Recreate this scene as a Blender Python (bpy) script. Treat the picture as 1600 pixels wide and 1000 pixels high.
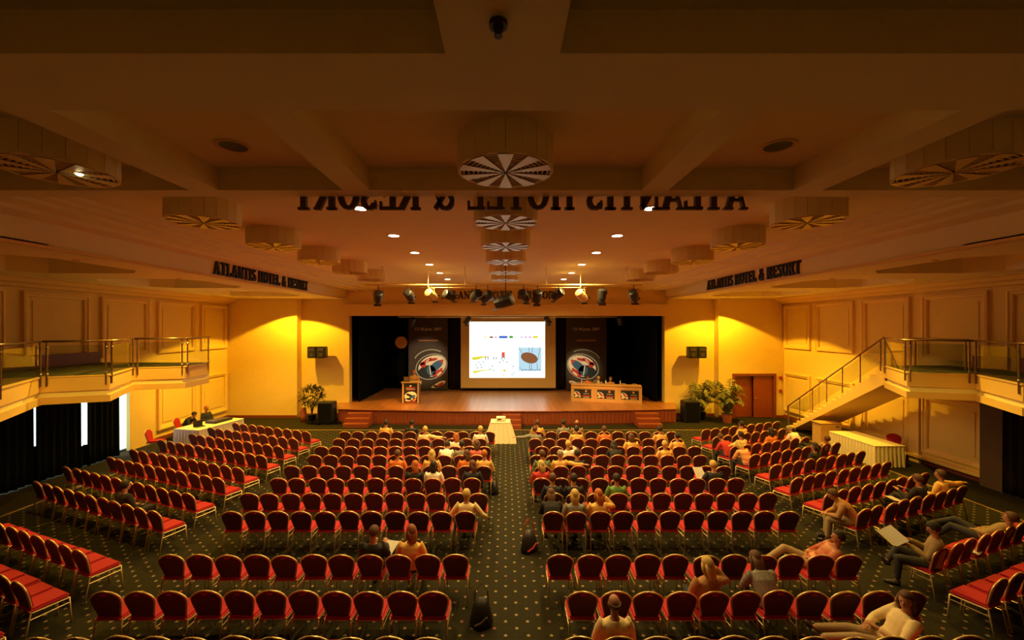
import bpy, bmesh, math, random
from mathutils import Vector, Matrix, Euler
random.seed(7)
for o in list(bpy.data.objects): bpy.data.objects.remove(o)
S = bpy.context.scene
COL = S.collection
H = 4.92                      # eye height above the hall floor
R = math.radians

# ------------------------------------------------------------------ camera
cd = bpy.data.cameras.new('camera'); cam = bpy.data.objects.new('camera', cd); COL.objects.link(cam)
cam.location = (0, 0, H); cam.rotation_euler = (R(90), 0, 0)
cd.sensor_width = 36; cd.lens = 14.625; cd.shift_x = 0.00625; cd.shift_y = 0.00625
cd.clip_start = .05; cd.clip_end = 200
S.camera = cam
# ------------------------------------------------------------------ colour management, world
S.view_settings.view_transform = 'Standard'; S.view_settings.look = 'None'
S.view_settings.exposure = 1.40; S.view_settings.gamma = 1
S.view_settings.use_curve_mapping = False
W = bpy.data.worlds.new('daylight'); S.world = W; W.use_nodes = True
W.node_tree.nodes['Background'].inputs[0].default_value = (.80, .90, 1, 1)
W.node_tree.nodes['Background'].inputs[1].default_value = 2.2
WARM = (1, .65, .20)

def light(kind, loc, energy, color=WARM, size=.1, spot=None, blend=.3, aim=None, name='lamp_light'):
    l = bpy.data.lights.new(name, kind); l.energy = energy; l.color = color
    if kind == 'AREA': l.size = size
    else: l.shadow_soft_size = size
    if spot: l.spot_size = R(spot); l.spot_blend = blend
    o = bpy.data.objects.new(name, l); COL.objects.link(o); o.location = loc
    if aim is not None:
        o.rotation_euler = (Vector(aim) - Vector(loc)).to_track_quat('-Z', 'Y').to_euler()
    return o

DOWN_D = [7.56, 9.83, 12.1, 14.4, 16.7, 18.9]
for d, e in zip(DOWN_D, (150, 210, 280, 330, 360, 360)):
    for x in (-2.64, 2.64):
        light('SPOT', (x, d, 7.02), e, size=.12, spot=150, blend=.7)
# wall washers recessed in the side soffits (they throw the scallops)
for sx in (-1, 1):
    light('SPOT', (sx * 11.1, 20.75, 6.36), 480, color=(1, .53, .02), size=.05, spot=126, blend=.09)
    light('SPOT', (sx * 11.6, 18.4, 6.36), 620, color=(1, .58, .05), size=.08, spot=112, blend=.75)
    light('SPOT', (sx * 10.2, 13.0, 6.36), 430, color=(1, .58, .06), size=.08, spot=128, blend=.7)
    light('SPOT', (sx * 9.7, 9.4, 6.36), 200, color=(1, .58, .07), size=.08, spot=125, blend=.7)

# ------------------------------------------------------------------ materials
def lin(c):
    return tuple(((v / 255) / 12.92 if v / 255 <= .04045 else ((v / 255 + .055) / 1.055) ** 2.4) for v in c)
MATS = {}
def mat(name, rgb, rough=.6, metal=0, noise=0, scale=20, emit=None, strength=0, spec=.5, bump=0, trans=0, coat=0, lin_rgb=False):
    if name in MATS: return MATS[name]
    m = bpy.data.materials.new(name); m.use_nodes = True; nt = m.node_tree; b = nt.nodes['Principled BSDF']
    c = rgb if lin_rgb else lin(rgb)
    b.inputs['Base Color'].default_value = (*c, 1); b.inputs['Roughness'].default_value = rough
    b.inputs['Metallic'].default_value = metal; b.inputs['Specular IOR Level'].default_value = spec
    if coat: b.inputs['Coat Weight'].default_value = coat; b.inputs['Coat Roughness'].default_value = .15
    if trans: b.inputs['Transmission Weight'].default_value = trans
    if emit: b.inputs['Emission Color'].default_value = (*lin(emit), 1); b.inputs['Emission Strength'].default_value = strength
    if noise or bump:
        tc = nt.nodes.new('ShaderNodeTexCoord'); nz = nt.nodes.new('ShaderNodeTexNoise')
        nz.inputs['Scale'].default_value = scale; nz.inputs['Detail'].default_value = 4
        nt.links.new(tc.outputs['Object'], nz.inputs['Vector'])
        if noise:
            mx = nt.nodes.new('ShaderNodeMix'); mx.data_type = 'RGBA'
            mx.inputs[6].default_value = (*[v * (1 - noise) for v in c], 1)
            mx.inputs[7].default_value = (*[min(1, v * (1 + noise)) for v in c], 1)
            nt.links.new(nz.outputs['Fac'], mx.inputs[0]); nt.links.new(mx.outputs[2], b.inputs['Base Color'])
        if bump:
            bp = nt.nodes.new('ShaderNodeBump'); bp.inputs['Strength'].default_value = bump
            nt.links.new(nz.outputs['Fac'], bp.inputs['Height']); nt.links.new(bp.outputs[0], b.inputs['Normal'])
    MATS[name] = m; return m

M_wall = mat('wall_paint', (.80, .59, .19), .75, noise=.05, scale=3, lin_rgb=True)
M_ceil = mat('ceiling_paint', (.88, .80, .46), .8, noise=.05, scale=2, lin_rgb=True)
M_trim = mat('trim_paint', (.82, .58, .2), .6, lin_rgb=True)
M_dark = mat('dark_gap', (.05, .03, .015), .8, lin_rgb=True)
M_base = mat('baseboard_wood', (.20, .045, .015), .45, noise=.2, scale=8, lin_rgb=True)
M_gold = mat('gold_tube', (.80, .60, .26), .38, metal=.55, lin_rgb=True)
M_chrome = mat('clip_metal', (.85, .8, .7), .2, metal=1, lin_rgb=True)
M_red = mat('red_fabric', (.42, .008, .020), .8, noise=.12, scale=60, bump=.1, lin_rgb=True)
M_redback = mat('red_fabric_shaded', (.075, .017, .016), .75, noise=.1, scale=60, lin_rgb=True)  # same red fabric on the chair rears, backlit shade put into its colour
M_rail = mat('rail_metal', (.33, .24, .16), .3, metal=.9, lin_rgb=True)
M_blackmetal = mat('black_metal', (.02, .02, .02), .45, lin_rgb=True)
M_black = mat('black_cloth', (.006, .006, .007), .95, lin_rgb=True, spec=.1)
M_curtain = mat('dark_curtain', (.015, .018, .012), .9, lin_rgb=True, spec=.1)
M_plaincarpet = mat('plain_carpet', (.024, .021, .009), .95, noise=.25, scale=30, lin_rgb=True, spec=.1)
M_doorwood = mat('door_wood', (.24, .045, .014), .4, noise=.25, scale=5, lin_rgb=True)
M_cloth = mat('tablecloth_cotton', (.80, .68, .42), .8, noise=.05, scale=9, lin_rgb=True)
M_lens = mat('downlight_lens', (255, 240, 220), .4, emit=(255, 226, 190), strength=9)
M_letter = mat('letter_paint', (.022, .022, .02), .5, lin_rgb=True)
M_letterback = mat('letter_back', (.12, .075, .04), .7, lin_rgb=True)
M_leaf = mat('leaf_green', (.17, .17, .045), .5, noise=.3, scale=6, lin_rgb=True)
M_leafdark = mat('leaf_dusky', (.09, .075, .045), .5, noise=.3, scale=6, lin_rgb=True)
M_terra = mat('terracotta', (.4, .1, .04), .7, lin_rgb=True)
M_desk = mat('desk_wood', (.62, .36, .12), .4, noise=.1, scale=7, lin_rgb=True)
M_paper = mat('paper', (.92, .9, .86), .8, lin_rgb=True)
M_stagefront = mat('stage_front_wood', (.27, .06, .018), .45, noise=.2, scale=4, lin_rgb=True)

def glass_mat():
    m = bpy.data.materials.new('clear_glass'); m.use_nodes = True; nt = m.node_tree
    nt.nodes.remove(nt.nodes['Principled BSDF'])
    out = nt.nodes['Material Output']
    t = nt.nodes.new('ShaderNodeBsdfTransparent'); g = nt.nodes.new('ShaderNodeBsdfGlossy'); g.inputs['Roughness'].default_value = .02
    t.inputs[0].default_value = (.86, .9, .86, 1)
    lw = nt.nodes.new('ShaderNodeLayerWeight'); lw.inputs[0].default_value = .5
    pw = nt.nodes.new('ShaderNodeMath'); pw.operation = 'POWER'; pw.inputs[1].default_value = 5; nt.links.new(lw.outputs['Facing'], pw.inputs[0])
    f = nt.nodes.new('ShaderNodeMath'); f.operation = 'MULTIPLY_ADD'; f.inputs[1].default_value = .8; f.inputs[2].default_value = .03; nt.links.new(pw.outputs[0], f.inputs[0]); mx = nt.nodes.new('ShaderNodeMixShader')
    nt.links.new(f.outputs[0], mx.inputs[0]); nt.links.new(t.outputs[0], mx.inputs[1]); nt.links.new(g.outputs[0], mx.inputs[2])
    nt.links.new(mx.outputs[0], out.inputs[0]); return m
M_glass = glass_mat()

def node_math(nt, op, a, b=None, c=None):
    n = nt.nodes.new('ShaderNodeMath'); n.operation = op
    for i, v in enumerate((a, b, c)):
        if v is None: continue
        if isinstance(v, (int, float)): n.inputs[i].default_value = v
        else: nt.links.new(v, n.inputs[i])
    return n.outputs[0]
def carpet_mat():
    m = bpy.data.materials.new('star_carpet'); m.use_nodes = True; nt = m.node_tree; b = nt.nodes['Principled BSDF']
    b.inputs['Roughness'].default_value = .95; b.inputs['Specular IOR Level'].default_value = .1
    tc = nt.nodes.new('ShaderNodeTexCoord'); sp = nt.nodes.new('ShaderNodeSeparateXYZ')
    nt.links.new(tc.outputs['Object'], sp.inputs[0])
    def dots(ox, oy, r, star):
        px, py = .365, .315
        cx = node_math(nt, 'ADD', node_math(nt, 'DIVIDE', sp.outputs[0], px), ox)
        cy = node_math(nt, 'ADD', node_math(nt, 'DIVIDE', sp.outputs[1], py), oy)
        fx = node_math(nt, 'MULTIPLY', node_math(nt, 'SUBTRACT', node_math(nt, 'FRACT', cx), .5), px)
        fy = node_math(nt, 'MULTIPLY', node_math(nt, 'SUBTRACT', node_math(nt, 'FRACT', cy), .5), py)
        rad = node_math(nt, 'SQRT', node_math(nt, 'ADD', node_math(nt, 'MULTIPLY', fx, fx), node_math(nt, 'MULTIPLY', fy, fy)))
        if star:
            an = node_math(nt, 'MULTIPLY', node_math(nt, 'ARCTAN2', fy, fx), 5)
            lim = node_math(nt, 'MULTIPLY_ADD', node_math(nt, 'COSINE', an), r * .3, r)
            return node_math(nt, 'LESS_THAN', rad, lim)
        return node_math(nt, 'LESS_THAN', rad, r)
    s = node_math(nt, 'MAXIMUM', dots(0, 0, .025, True), dots(.5, .5, .025, True))
    s2 = node_math(nt, 'MAXIMUM', dots(.5, 0, .009, False), dots(0, .5, .009, False))
    nz = nt.nodes.new('ShaderNodeTexNoise'); nz.inputs['Scale'].default_value = 90; nt.links.new(tc.outputs['Object'], nz.inputs[0])
    base = nt.nodes.new('ShaderNodeMix'); base.data_type = 'RGBA'
    base.inputs[6].default_value = (.018, .017, .008, 1); base.inputs[7].default_value = (.038, .033, .016, 1)
    nt.links.new(nz.outputs['Fac'], base.inputs[0])
    n2 = nt.nodes.new('ShaderNodeTexNoise'); n2.inputs['Scale'].default_value = 2.9; nt.links.new(tc.outputs['Object'], n2.inputs[0])
    cr = nt.nodes.new('ShaderNodeValToRGB'); e = cr.color_ramp.elements
    e[0].position = .38; e[0].color = (.30, .13, .08, 1); e[1].position = .62; e[1].color = (.30, .24, .07, 1)
    q = e.new(.5); q.color = (.32, .27, .17, 1)
    nt.links.new(n2.outputs['Fac'], cr.inputs[0])
    m1 = nt.nodes.new('ShaderNodeMix'); m1.data_type = 'RGBA'
    nt.links.new(s, m1.inputs[0]); nt.links.new(base.outputs[2], m1.inputs[6]); nt.links.new(cr.outputs[0], m1.inputs[7])
    m2 = nt.nodes.new('ShaderNodeMix'); m2.data_type = 'RGBA'; m2.inputs[7].default_value = (.06, .05, .025, 1)
    nt.links.new(s2, m2.inputs[0]); nt.links.new(m1.outputs[2], m2.inputs[6]); nt.links.new(m2.outputs[2], b.inputs['Base Color'])
    return m
M_carpet = carpet_mat()
def striped(name, c1, c2, rough, scale, axis=0, coat=0, wob=.0):
    m = bpy.data.materials.new(name); m.use_nodes = True; nt = m.node_tree; b = nt.nodes['Principled BSDF']
    tc = nt.nodes.new('ShaderNodeTexCoord'); sp = nt.nodes.new('ShaderNodeSeparateXYZ'); nt.links.new(tc.outputs['Object'], sp.inputs[0])
    v = node_math(nt, 'FLOOR', node_math(nt, 'MULTIPLY', sp.outputs[axis], scale))
    wn = nt.nodes.new('ShaderNodeTexWhiteNoise'); wn.noise_dimensions = '1D'; nt.links.new(v, wn.inputs['W'])
    mx = nt.nodes.new('ShaderNodeMix'); mx.data_type = 'RGBA'; mx.inputs[6].default_value = (*c1, 1); mx.inputs[7].default_value = (*c2, 1)
    nt.links.new(wn.outputs[0], mx.inputs[0]); nt.links.new(mx.outputs[2], b.inputs['Base Color'])
    b.inputs['Roughness'].default_value = rough
    if coat: b.inputs['Coat Weight'].default_value = coat; b.inputs['Coat Roughness'].default_value = .2
    return m
M_stagefloor = striped('stage_parquet', (.34, .13, .035), (.42, .17, .05), .32, 8, 0)
M_stripecloth = striped('striped_shirt', (.6, .08, .03), (.8, .6, .25), .8, 40, 2)
M_checkcloth = striped('checked_shirt', (.42, .07, .03), (.66, .36, .18), .8, 28, 2)
M_floral = mat('floral_fabric', (.2, .18, .16), .8, noise=.95, scale=30, lin_rgb=True)
M_greystripe = striped('green_striped_shirt', (.06, .12, .05), (.35, .42, .2), .8, 40, 2)
M_balcarpet = mat('balcony_carpet', (.035, .034, .014), .95, noise=.5, scale=3, lin_rgb=True)

# ------------------------------------------------------------------ mesh helpers
def obj(name, bm, m, parent=None, loc=None, rot=None, smooth=False):
    me = bpy.data.meshes.new(name); bmesh.ops.recalc_face_normals(bm, faces=bm.faces[:]); bm.to_mesh(me); bm.free()
    for q in (m if isinstance(m, (list, tuple)) else [m]): me.materials.append(q)
    if smooth:
        for p in me.polygons: p.use_smooth = True
    o = bpy.data.objects.new(name, me); COL.objects.link(o)
    if parent: o.parent = parent
    if loc is not None: o.location = loc
    if rot is not None: o.rotation_euler = rot
    return o
def tag(o, label, cat, group=None, kind=None):
    o['label'] = label; o['category'] = cat
    if group: o['group'] = group
    if kind: o['kind'] = kind
    return o
def thing(name, label, cat, loc=(0, 0, 0), rz=0, group=None):
    o = bpy.data.objects.new(name, None); COL.objects.link(o); o.location = loc; o.rotation_euler = (0, 0, rz)
    o.empty_display_size = .2
    return tag(o, label, cat, group)
def struct(name, bm, m, parent=None, smooth=False):
    o = obj(name, bm, m, parent, smooth=smooth)
    if not parent: o['kind'] = 'structure'
    return o
def inst(name, src, parent=None, loc=None, rot=None, mtx=None):
    c = bpy.data.objects.new(name, src.data if hasattr(src, 'data') else src); COL.objects.link(c)
    if parent: c.parent = parent
    if loc is not None: c.location = loc
    if rot is not None: c.rotation_euler = rot
    if mtx is not None: c.matrix_local = mtx
    return c
def box(bm, x0, x1, y0, y1, z0, z1, mi=0, mtx=None):
    vs = [bm.verts.new((x, y, z)) for z in (z0, z1) for y in (y0, y1) for x in (x0, x1)]
    fs = [(0, 2, 3, 1), (4, 5, 7, 6), (0, 1, 5, 4), (2, 6, 7, 3), (0, 4, 6, 2), (1, 3, 7, 5)]
    for f in fs: bm.faces.new([vs[i] for i in f]).material_index = mi
    if mtx is not None: bmesh.ops.transform(bm, matrix=mtx, verts=vs)
    return vs
def B(*a, **k):
    bm = bmesh.new(); box(bm, *a, **k); return bm
def rbox(x0, x1, y0, y1, z0, z1, bev, seg=2):
    bm = B(x0, x1, y0, y1, z0, z1); bmesh.ops.bevel(bm, geom=bm.edges[:], offset=bev, segments=seg, affect='EDGES'); return bm
def prism(bm, pts, z0, z1, mi=0):
    a = [bm.verts.new((p[0], p[1], z0)) for p in pts]; b = [bm.verts.new((p[0], p[1], z1)) for p in pts]
    bm.faces.new(a[::-1]).material_index = mi; bm.faces.new(b).material_index = mi
    n = len(pts)
    for i in range(n): bm.faces.new([a[i], a[(i + 1) % n], b[(i + 1) % n], b[i]]).material_index = mi
    return a + b
def loft(bm, pts, rads, right=(1, 0, 0), n=10, cap=True, mi=0):
    pts = [Vector(p) for p in pts]; right = Vector(right); rings = []
    for i, p in enumerate(pts):
        t = (pts[min(i + 1, len(pts) - 1)] - pts[max(i - 1, 0)])
        if t.length < 1e-6: t = Vector((0, 0, 1))
        t.normalize(); u = right - right.dot(t) * t
        if u.length < .05: u = Vector((0, 1, 0)) - t.y * t
        u.normalize(); v = t.cross(u); r = rads[i] if isinstance(rads, (list, tuple)) else rads
        ra, rb = r if isinstance(r, (list, tuple)) else (r, r)
        rings.append([bm.verts.new(p + u * (ra * math.cos(2 * math.pi * k / n)) + v * (rb * math.sin(2 * math.pi * k / n))) for k in range(n)])
    for a, b in zip(rings, rings[1:]):
        for k in range(n): bm.faces.new([a[k], a[(k + 1) % n], b[(k + 1) % n], b[k]]).material_index = mi
    if cap:
        bm.faces.new(rings[0][::-1]).material_index = mi; bm.faces.new(rings[-1]).material_index = mi
    return rings
def tube(pts, r, n=6, bm=None):
    bm = bm or bmesh.new(); loft(bm, pts, r, n=n); return bm
def ball(bm, c, r, seg=10, ring=7, mtx=None):
    r = r if isinstance(r, (list, tuple)) else (r, r, r)
    m = Matrix.Translation(c) @ (mtx or Matrix.Identity(4)) @ Matrix.Diagonal((*r, 1))
    return bmesh.ops.create_uvsphere(bm, u_segments=seg, v_segments=ring, radius=1, matrix=m)['verts']
def disc(bm, c, r, z0, z1, n=24, mi=0):
    return prism(bm, [(c[0] + r * math.cos(2 * math.pi * k / n), c[1] + r * math.sin(2 * math.pi * k / n)) for k in range(n)], z0, z1, mi)

# ================================================================== ROOM SHELL
XW, DF = 15.0, 22.9
bm = B(-15.4, 15.4, -4, 29.5, -.3, 0); struct('floor', bm, M_plaincarpet)
c = obj('star_carpet', B(-13.0, 13.05, -3.5, 19.7, 0, .006), M_carpet); c['kind'] = 'structure'; c.name = 'floor_carpet'
struct('trim_1', B(-13.06, 13.11, 19.7, 19.76, 0, .016), mat('brass_strip', (.75, .48, .15), .35, metal=.6, lin_rgb=True))
struct('trim_2', B(13.05, 13.11, 9.2, 19.7, 0, .016), MATS['brass_strip'])
struct('trim_3', B(-13.06, -13.0, 9.2, 19.7, 0, .016), MATS['brass_strip'])

# --- ceiling, centre field with beams and coffers
ceiling = struct('ceiling', B(-7.05, 7.05, -4, 22.9, 7.07, 7.25), M_ceil)
def beam(x0, x1, y0, y1): struct('ceiling_beam', B(x0, x1, y0, y1, 6.77, 7.08), M_ceil, ceiling)
beam(-7.05, 7.05, 5.65, 5.93); beam(-7.05, 7.05, 2.82, 3.56); beam(-.41, .37, -4, 2.82)
for sx in (-1, 1):
    beam(*sorted((sx * 1.85, sx * 2.21)), 3.56, 5.65); beam(*sorted((sx * 3.9, sx * 4.3)), 3.56, 5.65)
for i, sx in enumerate((-1, 1)):
    # stepped mouldings between the centre field and the sign fascia, soffit with octagonal coffers, cornice
    def sb(x0, x1, z0, z1): return B(*sorted((sx * x0, sx * x1)), -4, 22.9, z0, z1)
    for k, (x0, x1, z0) in enumerate([(7.05, 7.25, 7.0), (7.25, 7.5, 6.95), (7.5, 7.62, 6.88), (7.62, 8.1, 6.93), (8.1, 8.22, 6.86), (8.22, 8.8, 6.9)]):
        struct('ceiling_step', sb(x0, x1, z0, 7.2), M_ceil, ceiling)
    struct('ceiling_fascia', sb(8.8, 8.95, 6.42, 7.2), M_ceil, ceiling)
    struct('ceiling_bead', sb(8.74, 8.8, 6.40, 6.46), M_trim, ceiling)
    bm = bmesh.new()
    cells = [(-4, 1.2), (1.2, 5.8), (5.8, 8.0), (8.0, 12.4), (12.4, 17.0), (17.0, 21.6), (21.6, 22.9)]
    for (y0, y1) in cells:
        if y1 - y0 < 4:
            box(bm, *sorted((sx * 8.8, sx * 14.3)), y0, y1, 6.42, 6.5); continue
        xc, yc, hx, hy, k = sx * 11.7, (y0 + y1) / 2, 1.75, 1.55, .55
        o8 = [(-hx, -hy + k), (-hx + k, -hy), (hx - k, -hy), (hx, -hy + k), (hx, hy - k), (hx - k, hy), (-hx + k, hy), (-hx, hy - k)]
        o8 = [(xc + a, yc + b) for a, b in o8]
        xa, xb = sorted((sx * 8.8, sx * 14.3))
        rc = [bm.verts.new((a, b, 6.42)) for a, b in ((xa, y0), (xb, y0), (xb, y1), (xa, y1))]
        ov = [bm.verts.new((a, b, 6.42)) for a, b in o8]; ou = [bm.verts.new((a, b, 7.0)) for a, b in o8]
        bm.faces.new([rc[0], rc[1], ov[2], ov[1]]); bm.faces.new([rc[1], rc[2], ov[4], ov[3]])
        bm.faces.new([rc[2], rc[3], ov[6], ov[5]]); bm.faces.new([rc[3], rc[0], ov[0], ov[7]])
        for a, (p, q) in zip(rc, ((0, 1), (2, 3), (4, 5), (6, 7))): bm.faces.new([a, ov[p], ov[q]])
        for j in range(8): bm.faces.new([ov[j], ov[(j + 1) % 8], ou[(j + 1) % 8], ou[j]])
        bm.faces.new(ou)
    struct('ceiling_soffit', bm, M_ceil, ceiling)
    struct('ceiling_soffit_cover', sb(8.9, 15.3, 7.04, 7.25), M_ceil, ceiling)
    bm = bmesh.new()
    prof = [(14.3, 6.5), (14.3, 6.40), (14.5, 6.38), (14.6, 6.27), (14.78, 6.24), (14.85, 6.15), (15.0, 6.12), (15.3, 6.12), (15.3, 6.5)]
    a = [bm.verts.new((sx * x, -4, z)) for x, z in prof]; b = [bm.verts.new((sx * x, 22.4, z)) for x, z in prof]
    bm.faces.new(a); bm.faces.new(b[::-1])
    for j in range(len(prof)): bm.faces.new([a[j], a[(j + 1) % len(prof)], b[(j + 1) % len(prof)], b[j]])
    struct('trim_%d' % (4 + i), bm, M_trim)
# faint second row of shallow recessed lens shapes replaced by small soffit spots
def downlight(x, d, z, lit, label, r=.16):
    t = thing('ceiling_downlight', label, 'ceiling light', (x, d, z), group='recessed ceiling downlights')
    bm = bmesh.new(); n = 20
    for rr0, rr1 in ((r * .78, r),):
        ring = lambda q, zz: [bm.verts.new((q * math.cos(2 * math.pi * k / n), q * math.sin(2 * math.pi * k / n), zz)) for k in range(n)]
        a, b, c2 = ring(rr1, 0.0), ring(rr1 * .97, -.018), ring(rr0, -.014)
        e = ring(rr0 * .9, .0)
        for p, q in ((a, b), (b, c2), (c2, e)):
            for k in range(n): bm.faces.new([p[k], p[(k + 1) % n], q[(k + 1) % n], q[k]])
    obj('trim_ring', bm, M_trim, t, smooth=True)
    bm = bmesh.new(); disc(bm, (0, 0), r * .76, -.011, -.003, 20)
    obj('lens', bm, M_lens if lit else M_blackmetal, t)
ordn = ['first', 'second', 'third', 'fourth', 'fifth', 'sixth', 'seventh', 'eighth', 'ninth', 'tenth', 'eleventh', 'twelfth', 'thirteenth']
for i, d in enumerate(DOWN_D):
    for x, s in ((-2.64, 'window side'), (2.64, 'staircase side')):
        downlight(x, d, 7.07, True, 'lit round ceiling downlight, %s from the reversed lettering, %s' % (ordn[i], s))
downlight(-3.24, 4.95, 7.07, False, 'unlit round ceiling fitting inside the coffer on the window side', .2)
downlight(3.24, 4.95, 7.07, False, 'unlit round ceiling fitting inside the coffer on the staircase side', .2)
for sx, s in ((-1, 'window side'), (1, 'staircase side')):
    for i, (x, d) in enumerate(((11.1, 20.75), (11.6, 18.4), (10.2, 13.0), (9.7, 9.4))):
        downlight(sx * x, d, 6.42, False, 'small soffit spot above the %s, %s from the stage wall' % (s, ordn[i]), .08)

# --- side walls
def wall_side(sx, name):
    bm = bmesh.new(); a, b = sorted((sx * 15.0, sx * 15.3))
    if sx < 0:   # opening for the tall windows
        box(bm, a, b, -4, 7.0, 0, 6.5); box(bm, a, b, 7.0, 17.3, 3.0, 6.5); box(bm, a, b, 17.3, 22.9, 0, 6.5)
    else: box(bm, a, b, -4, 22.9, 0, 6.5)
    return struct(name, bm, M_wall)
wl = wall_side(-1, 'wall_left'); wr = wall_side(1, 'wall_right')
def panel(par, sx, y0, y1, z0, z1):
    bm = bmesh.new(); w = .16
    def ring(i0, i1, x0, x1):
        def rect(e, xx): return [bm.verts.new((sx * xx, yy, zz)) for yy, zz in ((y0 + e, z0 + e), (y1 - e, z0 + e), (y1 - e, z1 - e), (y0 + e, z1 - e))]
        return rect
    lev = [(0, 15.0), (.0, 14.90), (.06, 14.885), (.09, 14.92), (.14, 14.925), (.17, 14.955), (.17, 15.0)]
    rs = [[bm.verts.new((sx * xx, yy, zz)) for yy, zz in ((y0 + e, z0 + e), (y1 - e, z0 + e), (y1 - e, z1 - e), (y0 + e, z1 - e))] for e, xx in lev]
    for p, q in zip(rs, rs[1:]):
        for k in range(4): bm.faces.new([p[k], p[(k + 1) % 4], q[(k + 1) % 4], q[k]])
    o = struct('panel_moulding', bm, M_trim, par)
    e = .30
    o2 = struct('raised_panel', B(*sorted((sx * 14.975, sx * 15.0)), y0 + e, y1 - e, z0 + e, z1 - e), M_wall, par)
UP = [(0, 2.2), (2.6, 4.7), (5.1, 7.2), (7.6, 9.7), (10.1, 12.4), (12.88, 14.92), (15.38, 17.45), (17.88, 20.05), (20.42, 22.32)]
for (a, b) in UP:
    panel(wl, -1, a, b, 3.76, 6.02); panel(wr, 1, a, b, 3.76, 6.02)
for (a, b) in UP[7:]: panel(wl, -1, a, b, .42, 2.47)
for (a, b) in [(12.98, 14.92), (15.38, 17.45)] + UP[7:]: panel(wr, 1, a, b, .42, 2.47)
struct('wall_left_pilaster', B(-15, -14.86, 16.45, 17.6, 0, 2.9), M_wall)
struct('wall_right_pilaster', B(14.86, 15, 14.97, 15.33, 0, 2.9), M_wall)
struct('wall_right_pier', B(14.7, 15, 12.3, 12.9, 0, 2.9), mat('dark_pier', (.10, .055, .03), .7, lin_rgb=True))
struct('baseboard_left', B(-15, -14.96, 17.6, 22.4, 0, .14), M_base)
struct('baseboard_right', B(14.96, 15, 12.9, 22.4, 0, .20), M_base)
struct('trim_6', B(14.78, 15, 12.9, 17.6, .20, .30), M_trim)
struct('wall_back', B(-15.3, 15.3, -4.2, -4, 0, 7.2), M_wall)
# --- windows on the left with outdoor light behind
win = struct('window_1', bmesh.new(), M_rail)
wf = bmesh.new()
YS = (7.0, 9.4, 12.4, 14.1, 15.7, 17.25)
for y in YS: box(wf, -15.2, -15.1, y, y + .05, 0, 3.0)
box(wf, -15.2, -15.1, 7.0, 17.3, 0, .06); box(wf, -15.2, -15.1, 7.0, 17.3, 2.94, 3.0)
struct('window_frame', wf, M_blackmetal, win)
for ya, yb in zip(YS, YS[1:]): struct('pane', B(-15.16, -15.15, ya + .05, yb, .06, 2.94), M_glass, win)
def curtain(name, x, y0, y1, z0, z1, m, label, along='y', amp=.06, pitch=.22, grp=None, taper=None):
    bm = bmesh.new(); L = y1 - y0; n = max(4, int(L / pitch * 8)); rows = 6; g = []
    for j in range(rows + 1):
        f = j / rows; row = []
        for k in range(n + 1):
            u = k / n; yy = y0 + L * u
            if taper: yy = y0 + L * u * (1 - taper * math.sin(math.pi * min(1, (1 - f) * 1.0)) * .5)
            o = amp * (math.sin(2 * math.pi * u * L / pitch) + .4 * math.sin(2 * math.pi * u * L / pitch * .37 + 1)) * (1 - .25 * f)
            row.append(bm.verts.new((x + o, yy, z0 + (z1 - z0) * f) if along == 'y' else (yy, x + o, z0 + (z1 - z0) * f)))
        g.append(row)
    for j in range(rows):
        for k in range(n): bm.faces.new([g[j][k], g[j][k + 1], g[j + 1][k + 1], g[j + 1][k]])
    geo = bmesh.ops.solidify(bm, geom=bm.faces[:], thickness=.015)
    return tag(obj(name, bm, m, smooth=True), label, 'curtain', grp)
G = 'dark curtains along the windows'
curtain('window_curtain', -14.72, 14.62, 15.88, .02, 2.98, M_curtain, 'dark pleated curtain between the two widest bright window gaps', grp=G)
curtain('window_curtain', -14.72, 13.02, 14.38, .02, 2.98, M_curtain, 'dark pleated curtain between the middle and narrowest window gaps', grp=G)
curtain('window_curtain', -14.72, 10.0, 12.93, .02, 2.98, M_curtain, 'wide dark curtain hanging beyond the narrowest window gap', grp=G)
curtain('window_curtain', -14.72, 6.4, 10.0, .02, 2.98, M_curtain, 'dark curtain in the shade at the frame edge under the balcony', grp=G)
curtain('window_curtain', -14.80, 14.25, 14.75, .02, .75, M_curtain, 'low gathered foot of dark curtain below the middle window gap', grp=G)
curtain('window_curtain', -14.80, 12.88, 13.32, .02, 1.15, M_curtain, 'low gathered foot of dark curtain below the narrowest window gap', grp=G)
curtain('side_curtain', 14.75, 6.0, 12.3, .02, 2.85, mat('brown_curtain', (.02, .012, .008), .9, lin_rgb=True), 'dark curtain under the staircase-side balcony at the frame edge')
# outdoors ground so daylight has something to stand on
struct('ground_outside', B(-40, -15.4, -10, 40, -.4, -.3), mat('pale_paving', (.5, .5, .48), .9, lin_rgb=True))

# --- front walls, proscenium
XL, XR = -8.6, 8.75
for sx, nm in ((-1, 'wall_front_window_side'), (1, 'wall_front_door_side')):
    xi = 11.23 if sx < 0 else 11.47
    bm = bmesh.new()
    if sx < 0: box(bm, -15.3, -xi, 22.4, 23.2, 0, 7.1)
    else:
        box(bm, xi, 12.28, 22.4, 23.2, 0, 7.1); box(bm, 14.45, 15.3, 22.4, 23.2, 0, 7.1); box(bm, 12.28, 14.45, 22.4, 23.2, 2.3, 7.1)
    w_ = struct(nm, bm, M_wall)
    struct('wall_inner', B(*sorted((sx * xi, XL if sx < 0 else XR)), 22.88, 23.3, 0, 7.1), M_wall, w_)
    struct('baseboard_front', B(*((-15, -xi) if sx < 0 else (xi, 12.28)), 22.36, 22.4, 0, .14), M_base, w_)
    struct('baseboard_inner', B(*sorted((sx * xi, XL if sx < 0 else XR)), 22.84, 22.88, 0, .14), M_base, w_)
    if sx > 0: struct('baseboard_corner', B(14.45, 15, 22.36, 22.4, 0, .14), M_base, w_)
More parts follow.
